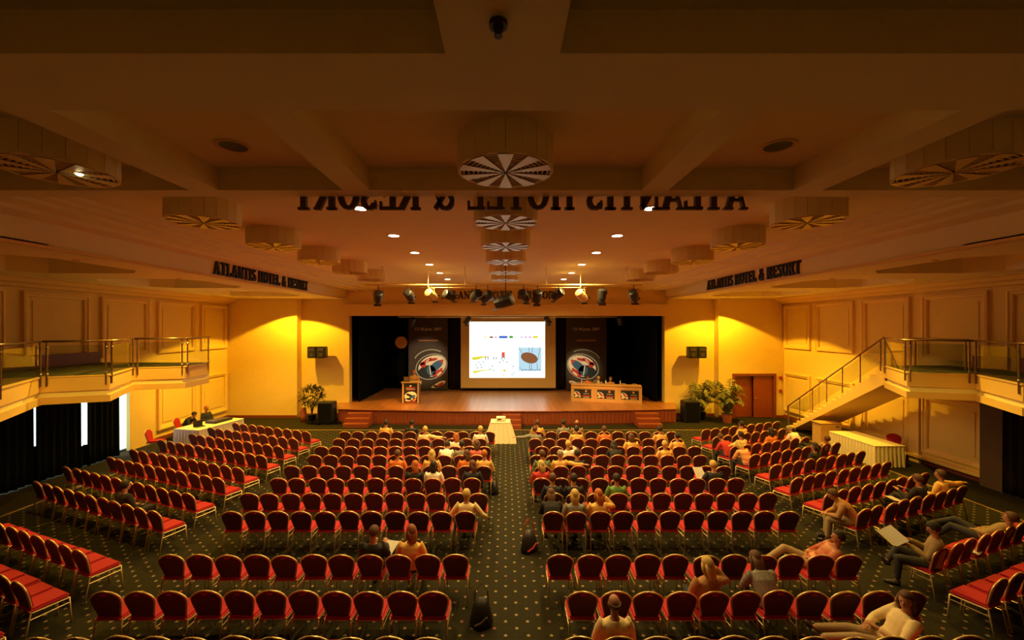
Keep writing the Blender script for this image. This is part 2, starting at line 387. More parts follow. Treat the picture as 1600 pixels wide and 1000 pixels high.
wh = struct('wall_front_header', B(XL, XR, 22.88, 23.3, 5.6, 7.1), M_wall)
struct('header_box', B(-8.72, 8.96, 22.62, 22.88, 5.55, 6.02), M_trim, wh)
struct('header_moulding', B(-8.8, 9.04, 22.55, 22.88, 6.02, 6.12), M_trim, wh)
struct('header_lip', B(-8.6, 8.75, 22.6, 22.9, 5.50, 5.56), M_trim, wh)
# --- stage
def bow(x): return 20.6 + .6 * ((x - .1) / 8.65) ** 2
st = struct('stage_platform', bmesh.new(), M_stagefront); st.name = 'floor_stage'
pts = [(XL + .05 + (XR - XL - .1) * k / 32, ) for k in range(33)]
front = [(p[0], bow(p[0])) for p in pts]
bm = bmesh.new(); prism(bm, front + [(9.3, 22.9), (9.3, 28.8), (-9.3, 28.8), (-9.3, 22.9)], .68, .73)
struct('stage_boards', bm, M_stagefloor, st)
bm = bmesh.new(); prism(bm, [(a, b + .05) for a, b in front] + [(8.7, 22.88), (-8.55, 22.88)], 0, .68)
struct('stage_body', bm, M_stagefront, st)
nose = tube([(a, b, .705) for a, b in front], .032); struct('stage_nosing', nose, M_stagefront, st)
bm = bmesh.new()
for k in range(86):
    x = XL + .1 + (XR - XL - .2) * k / 86; box(bm, x + .012, x + .19, bow(x) + .03, bow(x) + .07, .06, .66)
o = struct('stage_front_board', bm, M_stagefront, st); o['kind'] = 'stuff'
# stage house
bm = bmesh.new()
box(bm, -9.6, -9.3, 22.9, 29.1, 0, 8.5); box(bm, 9.3, 9.6, 22.9, 29.1, 0, 8.5); box(bm, -9.6, 9.6, 28.8, 29.1, 0, 8.5); box(bm, -9.6, 9.6, 22.9, 29.1, 8.3, 8.5)
box(bm, -9.6, 9.6, 22.95, 23.3, 7.1, 8.4)
struct('wall_stage_house', bm, M_black)
curtain('stage_curtain', 28.2, -9.2, 9.2, .74, 6.6, M_black, 'black backdrop curtain behind the screen and banners', along='x', amp=.08, pitch=.5, grp='black stage curtains')
curtain('stage_curtain', -8.15, 23.0, 27.6, .74, 6.6, M_black, 'black wing curtain at the lectern side of the stage', amp=.07, pitch=.4, grp='black stage curtains')
curtain('stage_curtain', 8.3, 23.0, 27.6, .74, 6.6, M_black, 'black wing curtain at the panel desk side of the stage', amp=.07, pitch=.4, grp='black stage curtains')
curtain('stage_curtain', 27.5, -3.75, -3.0, .74, 6.4, mat('brownblack_curtain', (.02, .01, .008), .9, lin_rgb=True), 'narrow dark curtain between lectern banner and screen', along='x', amp=.05, pitch=.3, grp='black stage curtains')
curtain('stage_curtain', 27.5, 3.3, 3.95, .74, 6.4, MATS['brownblack_curtain'], 'narrow dark curtain between screen and panel banner', along='x', amp=.05, pitch=.3, grp='black stage curtains')
t = tag(obj('lighting_batten', tube([(-6.2, 24, 5.46), (6.7, 24, 5.46)], .04, 8), M_gold, smooth=True), 'long lit metal pipe just under the proscenium header', 'pipe')

def steps(label, x0, x1, yf, n, rise, tread, m):
    t = thing('stage_steps', label, 'steps', ((x0 + x1) / 2, yf, 0), group='wooden steps up to the stage')
    w = (x1 - x0) / 2
    for k in range(n):
        obj('step', rbox(-w, w, tread * k, tread * n, rise * k, rise * (k + 1), .012, 1), m, t)
steps('red-brown wooden steps at the lectern end of the stage', -7.9, -6.7, 20.15, 3, .2, .28, M_stagefront)
steps('red-brown wooden steps at the panel desk end of the stage', 6.45, 7.6, 20.1, 3, .2, .28, M_stagefront)
steps('red-brown wooden steps behind the skirted projector table', -.15, .75, 19.85, 3, .2, .25, M_stagefront)

# --- door
dr = struct('door_1', bmesh.new(), M_doorwood)
bm = bmesh.new(); box(bm, 12.2, 12.33, 22.33, 22.45, 0, 2.38); box(bm, 14.4, 14.53, 22.33, 22.45, 0, 2.38); box(bm, 12.33, 14.4, 22.33, 22.45, 2.25, 2.38)
struct('door_frame', bm, M_base, dr)
mm = Matrix.Translation((12.35, 22.5, 0)) @ Matrix.Rotation(R(5), 4, 'Z')
la = struct('door_leaf', B(0, 1.03, 0, .05, .02, 2.23, mtx=mm), M_doorwood, dr)
lb = struct('door_leaf', B(13.37, 14.38, 22.42, 22.47, .02, 2.23), M_doorwood, dr)
for p, x, y in ((la, 13.2, 22.66), (lb, 13.46, 22.40)):
    bm = bmesh.new(); ball(bm, (x, y, 1.03), .04); struct('door_knob', bm, M_chrome, p)
bm = B(11.9, 14.9, 23.9, 24.0, 0, 2.6); box(bm, 11.9, 12.0, 23.2, 23.9, 0, 2.6); box(bm, 14.8, 14.9, 23.2, 23.9, 0, 2.6); box(bm, 11.9, 14.9, 23.2, 23.9, 2.5, 2.6); struct('wall_corridor', bm, M_wall)
for z, l in ((2.15, 'upper'), (1.45, 'lower')):
    t = thing('alarm_box', 'small red fire alarm box beside the double door, %s of two' % l, 'alarm', (14.78, 22.4, z), group='red alarm boxes by the door')
    obj('housing', rbox(-.07, .07, -.07, 0, -.08, .08, .01), mat('alarm_red', (.5, .03, .02), .4, lin_rgb=True), t)
    bm = bmesh.new(); ball(bm, (0, -.08, .01), (.035, .02, .035)); obj('button', bm, mat('alarm_dark', (.15, .02, .02), .4, lin_rgb=True), t)

# ================================================================== BALCONIES
BZ = 3.57
def inset(pl, sx, e):  # push the edge outwards (away from the wall)
    return [(x - sx * e, y) for x, y in pl]
def balcony(sx, pl, name, label, endpts):
    t = struct(name, bmesh.new(), M_trim)
    def slab(e, z0, z1, m, nm):
        bm = bmesh.new(); p = inset(pl, sx, e); prism(bm, p + endpts, z0, z1); struct(nm, bm, m, t)
    slab(0, BZ - .40, BZ - .02, M_trim, 'balcony_fascia'); slab(-.07, BZ - .54, BZ - .40, M_dark if False else M_ceil, 'balcony_recess')
    slab(.02, BZ - .73, BZ - .54, M_trim, 'balcony_lower_band'); slab(.03, BZ - .02, BZ + .015, M_trim, 'balcony_nosing')
    slab(-.09, BZ + .0, BZ + .025, M_balcarpet, 'balcony_carpet')
    return t
def railing(segs, label, name='glass_balustrade', mids=True):
    t = thing(name, label, 'railing', (0, 0, 0))
    for (a, b) in segs:
        a, b = Vector(a), Vector(b); L = (b - a).length; dirn = (b - a) / L
        n = max(1, round(L / 1.7)); ps = [a + dirn * (.10 + (L - .2) * k / n) for k in range(n + 1)]
        obj('handrail', tube([a + Vector((0, 0, .95)), b + Vector((0, 0, .95))], .028, 8), M_rail, t, smooth=True)
        for p in ps:
            bm = bmesh.new(); loft(bm, [p + Vector((0, 0, -.24)), p + Vector((0, 0, .93))], .024, n=6)
            ball(bm, p + Vector((0, 0, .08)), .036, 6, 5); ball(bm, p + Vector((0, 0, .78)), .036, 6, 5)
            obj('post', bm, M_rail, t)
        for p, q in zip(ps, ps[1:]):
            u = (q - p); v0 = p + u * .05; v1 = p + u * .95
            bm = bmesh.new(); nrm = Vector((-dirn.y, dirn.x, 0)).normalized() * .004
            vs = [bm.verts.new(w + s * nrm + Vector((0, 0, h))) for s in (-1, 1) for w, h in ((v0, .04), (v1, .04), (v1, .84), (v0, .84))]
            for f in ((0, 1, 2, 3), (7, 6, 5, 4), (0, 4, 5, 1), (1, 5, 6, 2), (2, 6, 7, 3), (3, 7, 4, 0)): bm.faces.new([vs[i] for i in f])
            obj('glass_panel', bm, M_glass, t)
    return t
PL = [(-12.2, -3.9), (-12.2, 6.4), (-11.0, 6.85), (-12.2, 8.5), (-10.95, 8.95), (-12.3, 11.0), (-11.0, 11.55), (-12.14, 13.55), (-10.76, 13.95)]
PR = [(12.2, -3.9), (12.2, 5.0), (11.7, 5.1), (13.2, 9.1), (12.0, 9.65), (13.12, 11.62), (11.7, 12.12), (12.9, 14.15)]
balcony(-1, PL, 'balcony_floor_window_side', '', [(-10.9, 15.3), (-15, 15.3), (-15, -3.9)])
balcony(1, PR, 'balcony_floor_stair_side', '', [(15, 14.15), (15, -3.9)])
def seg3(p, off): return [((a[0] + off, a[1], BZ), (b[0] + off, b[1], BZ)) for a, b in zip(p, p[1:])]
railing(seg3(PL[4:] + [(-10.9, 15.3)], .03), 'zigzag metal and glass balcony railing above the curtained windows')
railing(seg3(PR[3:], -.03) + [((13.6, 12.2, BZ), (13.8, 14.1, BZ))], 'zigzag metal and glass balcony railing above the staircase side')
struct('baseboard_balcony_left', B(-15, -14.8, -3, 15.2, BZ, BZ + .42), M_base)
struct('baseboard_balcony_right', B(14.8, 15, -3, 13.2, BZ, BZ + .42), M_base)

# --- staircase on the right
A0, A1 = Vector((12.9, 14.15, BZ)), Vector((13.75, 20.3, 0))
NST = 20; dh = Vector((A1.x - A0.x, A1.y - A0.y, 0)); Ls = dh.length; dh /= Ls; side = Vector((dh.y, -dh.x, 0)); WST = 1.2
sc = struct('staircase', bmesh.new(), M_trim); tag(sc, 'cream straight staircase with stepped edge rising to the balcony', 'staircase'); sc['kind'] = 'thing'
tr, ri = Ls / NST, BZ / NST
step_me = None
for k in range(NST):
    a = A0 + dh * (tr * k); zt = BZ - ri * k - ri
    mm = Matrix.Translation((a.x, a.y, zt)) @ Matrix.Rotation(math.atan2(dh.y, dh.x), 4, 'Z')
    if step_me is None:
        bm = bmesh.new(); box(bm, 0, tr, -WST, 0, -.14, 0)
        s0 = obj('step', bm, M_trim, sc); step_me = s0; s0.matrix_local = mm
    else: inst('step', step_me, sc, mtx=mm)
def stair_prof(off, th, nm, drop=.32, m=M_trim):
    bm = bmesh.new(); pr = [(0.0, BZ)]
    for k in range(NST): pr += [(tr * k, BZ - ri * (k + 1) + (.0)), (tr * (k + 1), BZ - ri * (k + 1))]
    pr[0] = (0, BZ); pr = [(0, BZ)] + [(s, z) for s, z in pr[1:]] + [(Ls, 0), (Ls - .5, 0), (0, BZ - .64)]
    seen = []; [seen.append(p) for p in pr if not seen or (abs(p[0] - seen[-1][0]) + abs(p[1] - seen[-1][1])) > 1e-5]
    f = []
    for o_ in (off, off + th):
        f.append([bm.verts.new((A0.x + dh.x * s + side.x * o_, A0.y + dh.y * s + side.y * o_, max(0, z))) for s, z in seen])
    n = len(seen); bm.faces.new(f[0]); bm.faces.new(f[1][::-1])
    for j in range(n): bm.faces.new([f[0][j], f[0][(j + 1) % n], f[1][(j + 1) % n], f[1][j]])
    struct(nm, bm, m, sc)
stair_prof(-.06, .06, 'stringer'); stair_prof(WST, .06, 'stringer')
bm = bmesh.new()
q = [(0, BZ - .62), (Ls - .5, .02), (Ls - .5, .10), (0, BZ - .5)]
f = [[bm.verts.new((A0.x + dh.x * s + side.x * o_, A0.y + dh.y * s + side.y * o_, z)) for s, z in q] for o_ in (0, WST)]
bm.faces.new(f[0]); bm.faces.new(f[1][::-1])
for j in range(4): bm.faces.new([f[0][j], f[0][(j + 1) % 4], f[1][(j + 1) % 4], f[1][j]])
struct('soffit_slab', bm, M_trim, sc)
t = thing('stair_railing', 'slanting metal handrail with posts and glass along the staircase', 'railing')
def sp(s, z=0): return A0 + dh * s + Vector((0, 0, -BZ * s / Ls + z))
off = -side * .03
obj('handrail', tube([sp(0, .98) + off, sp(Ls * .985, .98) + off, sp(Ls * .985, .98) + off + Vector((0, 0, -.25))], .028, 8), M_rail, t, smooth=True)
np_ = 7
for k in range(np_):
    s = .15 + (Ls - .3) * k / (np_ - 1); p = sp(s) + off
    bm = bmesh.new(); loft(bm, [p + Vector((0, 0, -.1 if k < np_ - 1 else -.05)), p + Vector((0, 0, .98))], .024 if k < np_ - 1 else .04, n=6)
    ball(bm, p + Vector((0, 0, .2)), .036, 6, 5); ball(bm, p + Vector((0, 0, .78)), .036, 6, 5); obj('post', bm, M_rail, t)
    if k < np_ - 1:
        s2 = .15 + (Ls - .3) * (k + 1) / (np_ - 1); bm = bmesh.new(); nrm = side * .004
        vs = [bm.verts.new(w + sgn * nrm + off + Vector((0, 0, h))) for sgn in (-1, 1) for w, h in ((sp(s + .08), .15), (sp(s2 - .08), .15), (sp(s2 - .08), .85), (sp(s + .08), .85))]
        for f in ((0, 1, 2, 3), (7, 6, 5, 4), (0, 4, 5, 1), (1, 5, 6, 2), (2, 6, 7, 3), (3, 7, 4, 0)): bm.faces.new([vs[i] for i in f])
        obj('glass_panel', bm, M_glass, t)

# ================================================================== CEILING DIFFUSERS
def make_diffuser_meshes():
    Rr, hh = .555, .36
    bm = bmesh.new(); n = 20
    for k in range(n):   # drum of flat sheet panels with thin seams
        a0, a1 = 2 * math.pi * k / n + .004, 2 * math.pi * (k + 1) / n - .004
        q = [(Rr * math.cos(a0), Rr * math.sin(a0)), (Rr * math.cos(a1), Rr * math.sin(a1)), (.96 * Rr * math.cos(a1), .96 * Rr * math.sin(a1)), (.96 * Rr * math.cos(a0), .96 * Rr * math.sin(a0))]
        prism(bm, q, .02, hh)
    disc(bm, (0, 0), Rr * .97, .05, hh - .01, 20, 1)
    for a in range(20):
        a0, a1 = 2 * math.pi * a / 20, 2 * math.pi * (a + 1) / 20
        prism(bm, [(r_ * math.cos(w), r_ * math.sin(w)) for r_, w in ((Rr, a0), (Rr, a1), (Rr * .93, a1), (Rr * .93, a0))], 0, .03)
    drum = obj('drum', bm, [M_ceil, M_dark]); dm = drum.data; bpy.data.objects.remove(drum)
    w = 2 * math.pi / 20; bm = bmesh.new()
    prism(bm, [(.02, 0)] + [(Rr * .95 * math.cos(w * .5 * s), Rr * .95 * math.sin(w * .5 * s)) for s in (-1.05, -.3, .3, 1.05)], -.012, .0)
    M_fin = mat('fin_metal', (.66, .48, .22), .4, metal=.4, lin_rgb=True)
    o = obj('plate', bm, M_fin); pm = o.data; bpy.data.objects.remove(o)
    bm = bmesh.new()
    for j in range(8):
        r0 = .09 + j * .055; t_ = math.tan(w * .5) * .92
        prism(bm, [(r0, -r0 * t_), (r0 + .016, -(r0 + .016) * t_), (r0 + .016, (r0 + .016) * t_), (r0, r0 * t_)], -.004, .012)
    o = obj('louvre', bm, M_trim); lm = o.data; bpy.data.objects.remove(o)
    return dm, pm, lm
dm, pm, lm = make_diffuser_meshes()
DD = [4.82, 7.17, 9.35, 11.6, 13.9, 16.1]
def diffuser(x, d, label):
    t = thing('ceiling_diffuser', label, 'air diffuser', (x, d, 6.71), group='round ceiling air diffusers')
    inst('drum', dm, t)
    for k in range(10):
        inst('fin_plate', pm, t, rot=(0, 0, 2 * math.pi * k / 10 + math.pi / 2)); inst('louvre', lm, t, rot=(0, 0, 2 * math.pi * (k + .5) / 10 + math.pi / 2))['kind'] = 'stuff'
    return t
for i, d in enumerate(DD):
    for x, s in ((0, 'on the centre line'), (-5.2, 'in the window-side row'), (5.2, 'in the staircase-side row')):
        diffuser(x, d, 'round drum air diffuser with radial fins, %s towards the stage, %s' % (ordn[i], s))
t = thing('spot_bulb', 'lit halogen bulb glowing inside the largest window-side diffuser', 'lamp', (-4.98, 4.86, 6.70))
bm = bmesh.new(); ball(bm, (0, 0, 0), (.035, .035, .02)); obj('bulb', bm, mat('bulb_glow', (255, 250, 200), .4, emit=(255, 250, 190), strength=12), t)
bm = bmesh.new(); disc(bm, (0, 0), .05, .0, .02, 12); obj('bulb_holder', bm, M_trim, t)
t = thing('smoke_detector', 'small dark domed detector under the central ceiling beam', 'detector', (-.045, 2.53, 6.77))
bm = bmesh.new(); disc(bm, (0, 0), .055, -.03, 0, 16); obj('base_plate', bm, M_blackmetal, t)
bm = bmesh.new(); loft(bm, [(0, 0, -.03), (0, 0, -.07)], [.035, .022], n=10); disc(bm, (0, 0), .026, -.088, -.08, 12); obj('sensor_head', bm, M_blackmetal, t)

# ================================================================== LETTERING
def glyph(ch, T=.2):
    """slab serif capital in a unit-high box: list of convex polygons, advance width"""
    P = []; t2 = .09
    def bar(a, b, w):
        a, b = Vector(a), Vector(b); d_ = (b - a).normalized(); n_ = Vector((-d_.y, d_.x)) * w / 2
        P.append([(a + n_)[:], (b + n_)[:], (b - n_)[:], (a - n_)[:]])
    def ser(x, y, w=.34): P.append([(x - w / 2, y), (x + w / 2, y), (x + w / 2, y + .07), (x - w / 2, y + .07)])
    def arc(cx, cy, rx, ry, a0, a1, w0, w1=None, n=10):
        w1 = w1 or w0
        for k in range(n):
            u, v = a0 + (a1 - a0) * k / n, a0 + (a1 - a0) * (k + 1) / n
            q = []
            for an, s in ((u, 1), (v, 1), (v, -1), (u, -1)):
                an_ = R(an); w = w0 * abs(math.cos(an_)) + w1 * abs(math.sin(an_))
                q.append((cx + (rx + s * w / 2) * math.cos(an_), cy + (ry + s * w / 2) * math.sin(an_)))
            P.append(q)
    W_ = .72
    if ch == 'A': bar((.36, .97), (.1, .03), .10); bar((.36, .97), (.64, .03), T); bar((.18, .3), (.56, .3), t2); ser(.1, 0, .26); ser(.64, 0, .32); W_ = .8
    elif ch == 'T': bar((.35, 0), (.35, 1), T); bar((.03, .955), (.67, .955), t2); ser(.35, 0, .38); bar((.07, .75), (.07, .98), .08); bar((.63, .75), (.63, .98), .08); W_ = .74
    elif ch == 'L': bar((.17, 0), (.17, 1), T); ser(.17, .93, .36); bar((.0, .045), (.6, .045), t2); bar((.58, 0), (.58, .27), .08); W_ = .66
    elif ch == 'N': bar((.14, 0), (.14, .97), .09); bar((.64, 0), (.64, 1), .09); bar((.1, .97), (.64, .05), T); ser(.14, 0, .28); ser(.64, .93, .28); ser(.08, .93, .2); W_ = .82
    elif ch == 'I': bar((.19, 0), (.19, 1), T); ser(.19, 0, .38); ser(.19, .93, .38); W_ = .42
    elif ch == 'S': arc(.3, .74, .19, .2, 20, 270, .16, .09); arc(.3, .27, .2, .22, -160, 90, .17, .09); bar((.5, .72), (.5, .97), .07); bar((.09, .03), (.09, .28), .07); W_ = .62
    elif ch == 'H':
        for x in (.17, .65): bar((x, 0), (x, 1), T); ser(x, 0); ser(x, .93)
        bar((.17, .5), (.65, .5), t2); W_ = .86
    elif ch == 'O': arc(.4, .5, .28, .44, 0, 360, .19, .09, 18); W_ = .82
    elif ch == 'E': bar((.17, 0), (.17, 1), T); ser(.12, 0, .24); ser(.12, .93, .24); [bar((.17, y), (.6, y), t2) for y in (.045, .955)]; bar((.17, .51), (.48, .51), t2); bar((.58, 0), (.58, .25), .08); bar((.58, .76), (.58, 1), .08); bar((.48, .4), (.48, .62), .07); W_ = .68
    elif ch == 'R': bar((.17, 0), (.17, 1), T); ser(.17, 0); ser(.12, .93, .24); arc(.38, .73, .17, .225, -90, 90, .18, .09); bar((.17, .955), (.38, .955), t2); bar((.17, .505), (.38, .505), t2); bar((.4, .5), (.66, .03), T); ser(.68, 0, .22); W_ = .8
    elif ch == '&': arc(.36, .76, .13, .18, 0, 360, .12, .08, 12); arc(.32, .27, .22, .23, 60, 350, .15, .09, 12); bar((.28, .62), (.68, .02), .15); bar((.68, .5), (.52, .18), .08); W_ = .8
    else: W_ = .4
    return P, W_
GM = {}
def letter_mesh(ch, m, hgt, xs, depth):
    key = (ch, m.name, round(hgt, 3), round(xs, 3))
    if key not in GM:
        P, w = glyph(ch); bm = bmesh.new()
        for q in P: prism(bm, [(a * hgt * xs, b * hgt) for a, b in q], 0, depth)
        o = obj('letter', bm, m); GM[key] = o.data; bpy.data.objects.remove(o)
    return GM[key]
TXT = 'ATLANTIS HOTEL & RESORT'
def sign(txt, mtx, width, hgt, m, label, depth=.06):
    adv = [glyph(c_)[1] for c_ in txt]; xs = width / (sum(adv) * hgt)
    t = thing('wall_lettering', label, 'sign', group='hotel name lettering'); t.matrix_world = mtx
    x = 0
    for c_, a in zip(txt, adv):
        if c_ != ' ': inst('letter', letter_mesh(c_, m, hgt, xs, depth), t, loc=(x * hgt * xs, 0, 0))
        x += a
    return t
def frame_m(o, xa, ya):
    xa, ya = Vector(xa), Vector(ya); za = xa.cross(ya)
    return Matrix(((xa.x, ya.x, za.x, o[0]), (xa.y, ya.y, za.y, o[1]), (xa.z, ya.z, za.z, o[2]), (0, 0, 0, 1)))
sign(TXT, frame_m((-8.80, 12.5, H + 1.58), (0, 1, 0), (0, 0, 1)), 5.95, .44, M_letter, 'black serif letters ATLANTIS HOTEL & RESORT on the window-side ceiling fascia')
sign(TXT, frame_m((8.80, 18.1, H + 1.58), (0, -1, 0), (0, 0, 1)), 5.75, .44, M_letter, 'black serif letters ATLANTIS HOTEL & RESORT on the staircase-side ceiling fascia')
sign(TXT, frame_m((-3.52, 22.88, H + 1.51), (1, 0, 0), (0, 0, 1)), 6.5, .43, M_letter, 'dark serif letters ATLANTIS HOTEL & RESORT above the stage opening')
sign(TXT, frame_m((3.45, 5.93, H + 1.67), (-1, 0, 0), (0, 0, 1)), 6.5, .46, M_letterback, 'large letters seen reversed from behind below the ceiling beam')

# ================================================================== STAGE THINGS
def flat(bm, pts, z0, z1, mi): prism(bm, pts, z0, z1, mi)
def up(parent, name, shapes, mats, loc, th=.004):
    """flat printed shapes standing in XZ, front towards -Y; shapes = (pts, layer, material index)"""
    bm = bmesh.new()
    for pts, layer, mi in shapes:
        y = -layer * .004
        a = [bm.verts.new((p[0], y, p[1])) for p in pts]; b = [bm.verts.new((p[0], y + .003, p[1])) for p in pts]
        bm.faces.new(a).material_index = mi; bm.faces.new(b[::-1]).material_index = mi
        for i in range(len(pts)): bm.faces.new([a[i], b[i], b[(i + 1) % len(pts)], a[(i + 1) % len(pts)]]).material_index = mi
    return obj(name, bm, mats, parent, loc)
def rect(x0, x1, z0, z1): return [(x0, z0), (x1, z0), (x1, z1), (x0, z1)]
def ell(cx, cz, rx, rz, rot=0, n=20, a0=0, a1=360):
    c_, s_ = math.cos(R(rot)), math.sin(R(rot)); o_ = []
    for k in range(n if a1 - a0 >= 360 else n + 1):
        a = R(a0 + (a1 - a0) * k / n); x, z = rx * math.cos(a), rz * math.sin(a); o_.append((cx + x * c_ - z * s_, cz + x * s_ + z * c_))
    return o_
def emit_mat(name, rgb, s): return mat(name, (20, 20, 20), .6, emit=rgb, strength=s if 'white' in name else s * .40)
# projection screen
t = thing('projection_screen', 'large pull-down projection screen showing a bright slide on stage', 'screen', (.15, 27.0, .93))
obj('screen_fabric', B(-3.06, 3.1, 0, .02, 0, 4.9), mat('screen_fabric', (.72, .5, .2), .7, lin_rgb=True), t)
obj('bottom_bar', rbox(-3.1, 3.14, -.03, .05, -.07, 0, .01), M_blackmetal, t)
obj('top_case', rbox(-3.1, 3.14, -.06, .1, 4.55, 4.9, .01), MATS['screen_fabric'], t)
slide_m = [emit_mat('slide_white', (226, 240, 222), 1.0), emit_mat('slide_yellow', (225, 215, 60), 1), emit_mat('slide_blue', (60, 100, 200), 1), emit_mat('slide_green', (60, 160, 50), 1),
           emit_mat('slide_pink', (220, 160, 210), 1), emit_mat('slide_brown', (150, 95, 60), .8), emit_mat('slide_red', (225, 90, 70), 1), emit_mat('slide_paleblue', (185, 220, 235), 1), emit_mat('slide_grey', (110, 130, 160), .8), emit_mat('slide_teal', (90, 170, 170), 1), emit_mat('slide_cream', (250, 225, 190), 1.1)]
sx0, sz0, k_ = -2.48, .67, 4.9 / 978.  # slide origin bottom-left; k_ converts 1250-px zoom pixels
def sxy(u, v): return (sx0 + (u - 120) * k_, sz0 + (830 - v) * k_ * 1.0)
def srect(u0, u1, v0, v1, l, m): a, b = sxy(u0, v1), sxy(u1, v0); return (rect(a[0], b[0], a[1], b[1]), l, m)
def spoly(ps, l, m): return ([sxy(*p) for p in ps][::-1], l, m)
def sell(u, v, ru, rv, rot, l, m): a = sxy(u, v); return (ell(a[0], a[1], ru * k_, rv * k_, rot), l, m)
sh = [srect(118, 1095, 108, 832, 1, 0)]
sh += [srect(300, 460, 157, 161, 2, 10), srect(470, 640, 155, 160, 2, 10), srect(650, 930, 157, 161, 2, 10)]
sh += [srect(310, 330, 296, 316, 2, 1), srect(338, 352, 298, 314, 2, 1), srect(378, 424, 294, 318, 2, 5), srect(440, 472, 296, 318, 2, 4), srect(500, 610, 290, 322, 2, 2), srect(632, 682, 290, 320, 2, 3), srect(718, 735, 296, 316, 2, 7),
       srect(776, 806, 296, 316, 2, 4), srect(828, 862, 296, 316, 2, 4), srect(880, 920, 296, 316, 2, 4), srect(938, 1004, 290, 320, 2, 1)]
sh += [spoly([(150, 566), (270, 552), (400, 552), (400, 558), (300, 572), (210, 602), (152, 602)], 2, 1), spoly([(160, 745), (250, 735), (420, 720), (420, 728), (260, 752), (190, 775), (162, 768)], 2, 1), spoly([(600, 566), (735, 594), (735, 606), (600, 574)], 2, 10)]
for u in (325, 355, 430, 462, 540, 568): sh.append(sell(u, 578, 7, 24, 0, 3, 8))
sh += [srect(534, 576, 500, 572, 2, 6), spoly([(452, 560), (462, 470), (468, 470), (460, 560)], 2, 1), spoly([(566, 500), (576, 388), (584, 388), (572, 500)], 2, 1), sell(570, 740, 22, 15, 0, 2, 1), sell(550, 610, 10, 8, 0, 3, 2)]
for u, v, m_ in ((240, 632, 9), (298, 628, 9), (205, 665, 9), (262, 665, 9), (218, 705, 8), (272, 698, 8), (415, 682, 8), (510, 632, 8), (600, 628, 8), (685, 685, 8), (380, 722, 9), (430, 735, 9), (690, 768, 9), (670, 792, 9), (560, 792, 1)): sh.append(sell(u, v, 13, 8, 10, 2, m_))
sh += [srect(752, 1050, 440, 746, 2, 7), sell(892, 575, 112, 68, -16, 4, 5)]
for (a, b, c_, d_) in ((755, 440, 800, 520), (880, 430, 888, 500), (930, 430, 926, 510), (1030, 440, 1000, 600), (890, 640, 895, 740), (920, 640, 918, 740), (760, 690, 800, 735), (985, 640, 1000, 735)):
    sh.append(spoly([(a, b), (a + 6, b), (c_ + 6, d_), (c_, d_)], 3, 8))
for u in range(800, 1040, 28): sh.append(sell(u, 728 + (u % 3) * 4, 10, 8, 0, 3, 8))
up(t, 'projected_slide', sh, slide_m, (0, -.002, 0))
light('SPOT', (0, 14.2, 6.35), 1, color=(.8, .9, 1), size=.02, spot=20, blend=.2, aim=(0.2, 27, 3.4))

# banners
P_dark = mat('banner_brown', (.045, .028, .014), .6, lin_rgb=True); P_white = mat('print_cream', (.80, .72, .52), .6, lin_rgb=True)
P_red = mat('print_red', (.50, .03, .02), .6, lin_rgb=True); P_blue = mat('print_blue', (.03, .12, .24), .6, lin_rgb=True)
P_black = mat('print_black', (.01, .015, .015), .6, lin_rgb=True); P_grey = mat('print_grey', (.45, .47, .38), .6, lin_rgb=True); P_org = mat('print_orange', (.6, .25, .08), .6, lin_rgb=True)
PM = [P_dark, P_white, P_red, P_blue, P_black, P_grey, P_org]
def emblem(s, cx, cz, q, crop_sign):
    """globe-like oval with red map patches, blue seas; q = half width; crop_sign -1 mirrors"""
    def e(dx, dz, rx, rz, rot, l, m, **k): return (ell(cx + dx * q * s, cz + dz * q, rx * q, rz * q, rot * s, **k), l, m)
    o_ = [e(0, 0, 1.06, .80, 22, 2, 5), e(0, 0, 1.0, .75, 22, 3, 4), e(.05, .03, .93, .66, 22, 4, 1), e(-.25, -.3, .62, .38, 15, 5, 4),
          e(.3, .05, .52, .25, 38, 6, 3), e(-.02, -.25, .3, .33, 20, 6, 3), e(.42, -.42, .36, .2, 30, 6, 2), e(-.35, .33, .42, .1, 32, 6, 2), e(.1, .45, .3, .09, 12, 6, 2), e(-.55, .12, .16, .22, 60, 6, 2),
          e(.5, -.45, .2, .07, 40, 7, 1), e(-.08, -.22, .035, .4, 8, 8, 1), e(-.25, .38, .18, .035, 40, 8, 1), e(.65, .35, .15, .08, 40, 7, 2), e(.62, -.15, .1, .06, 30, 7, 2)]
    return o_
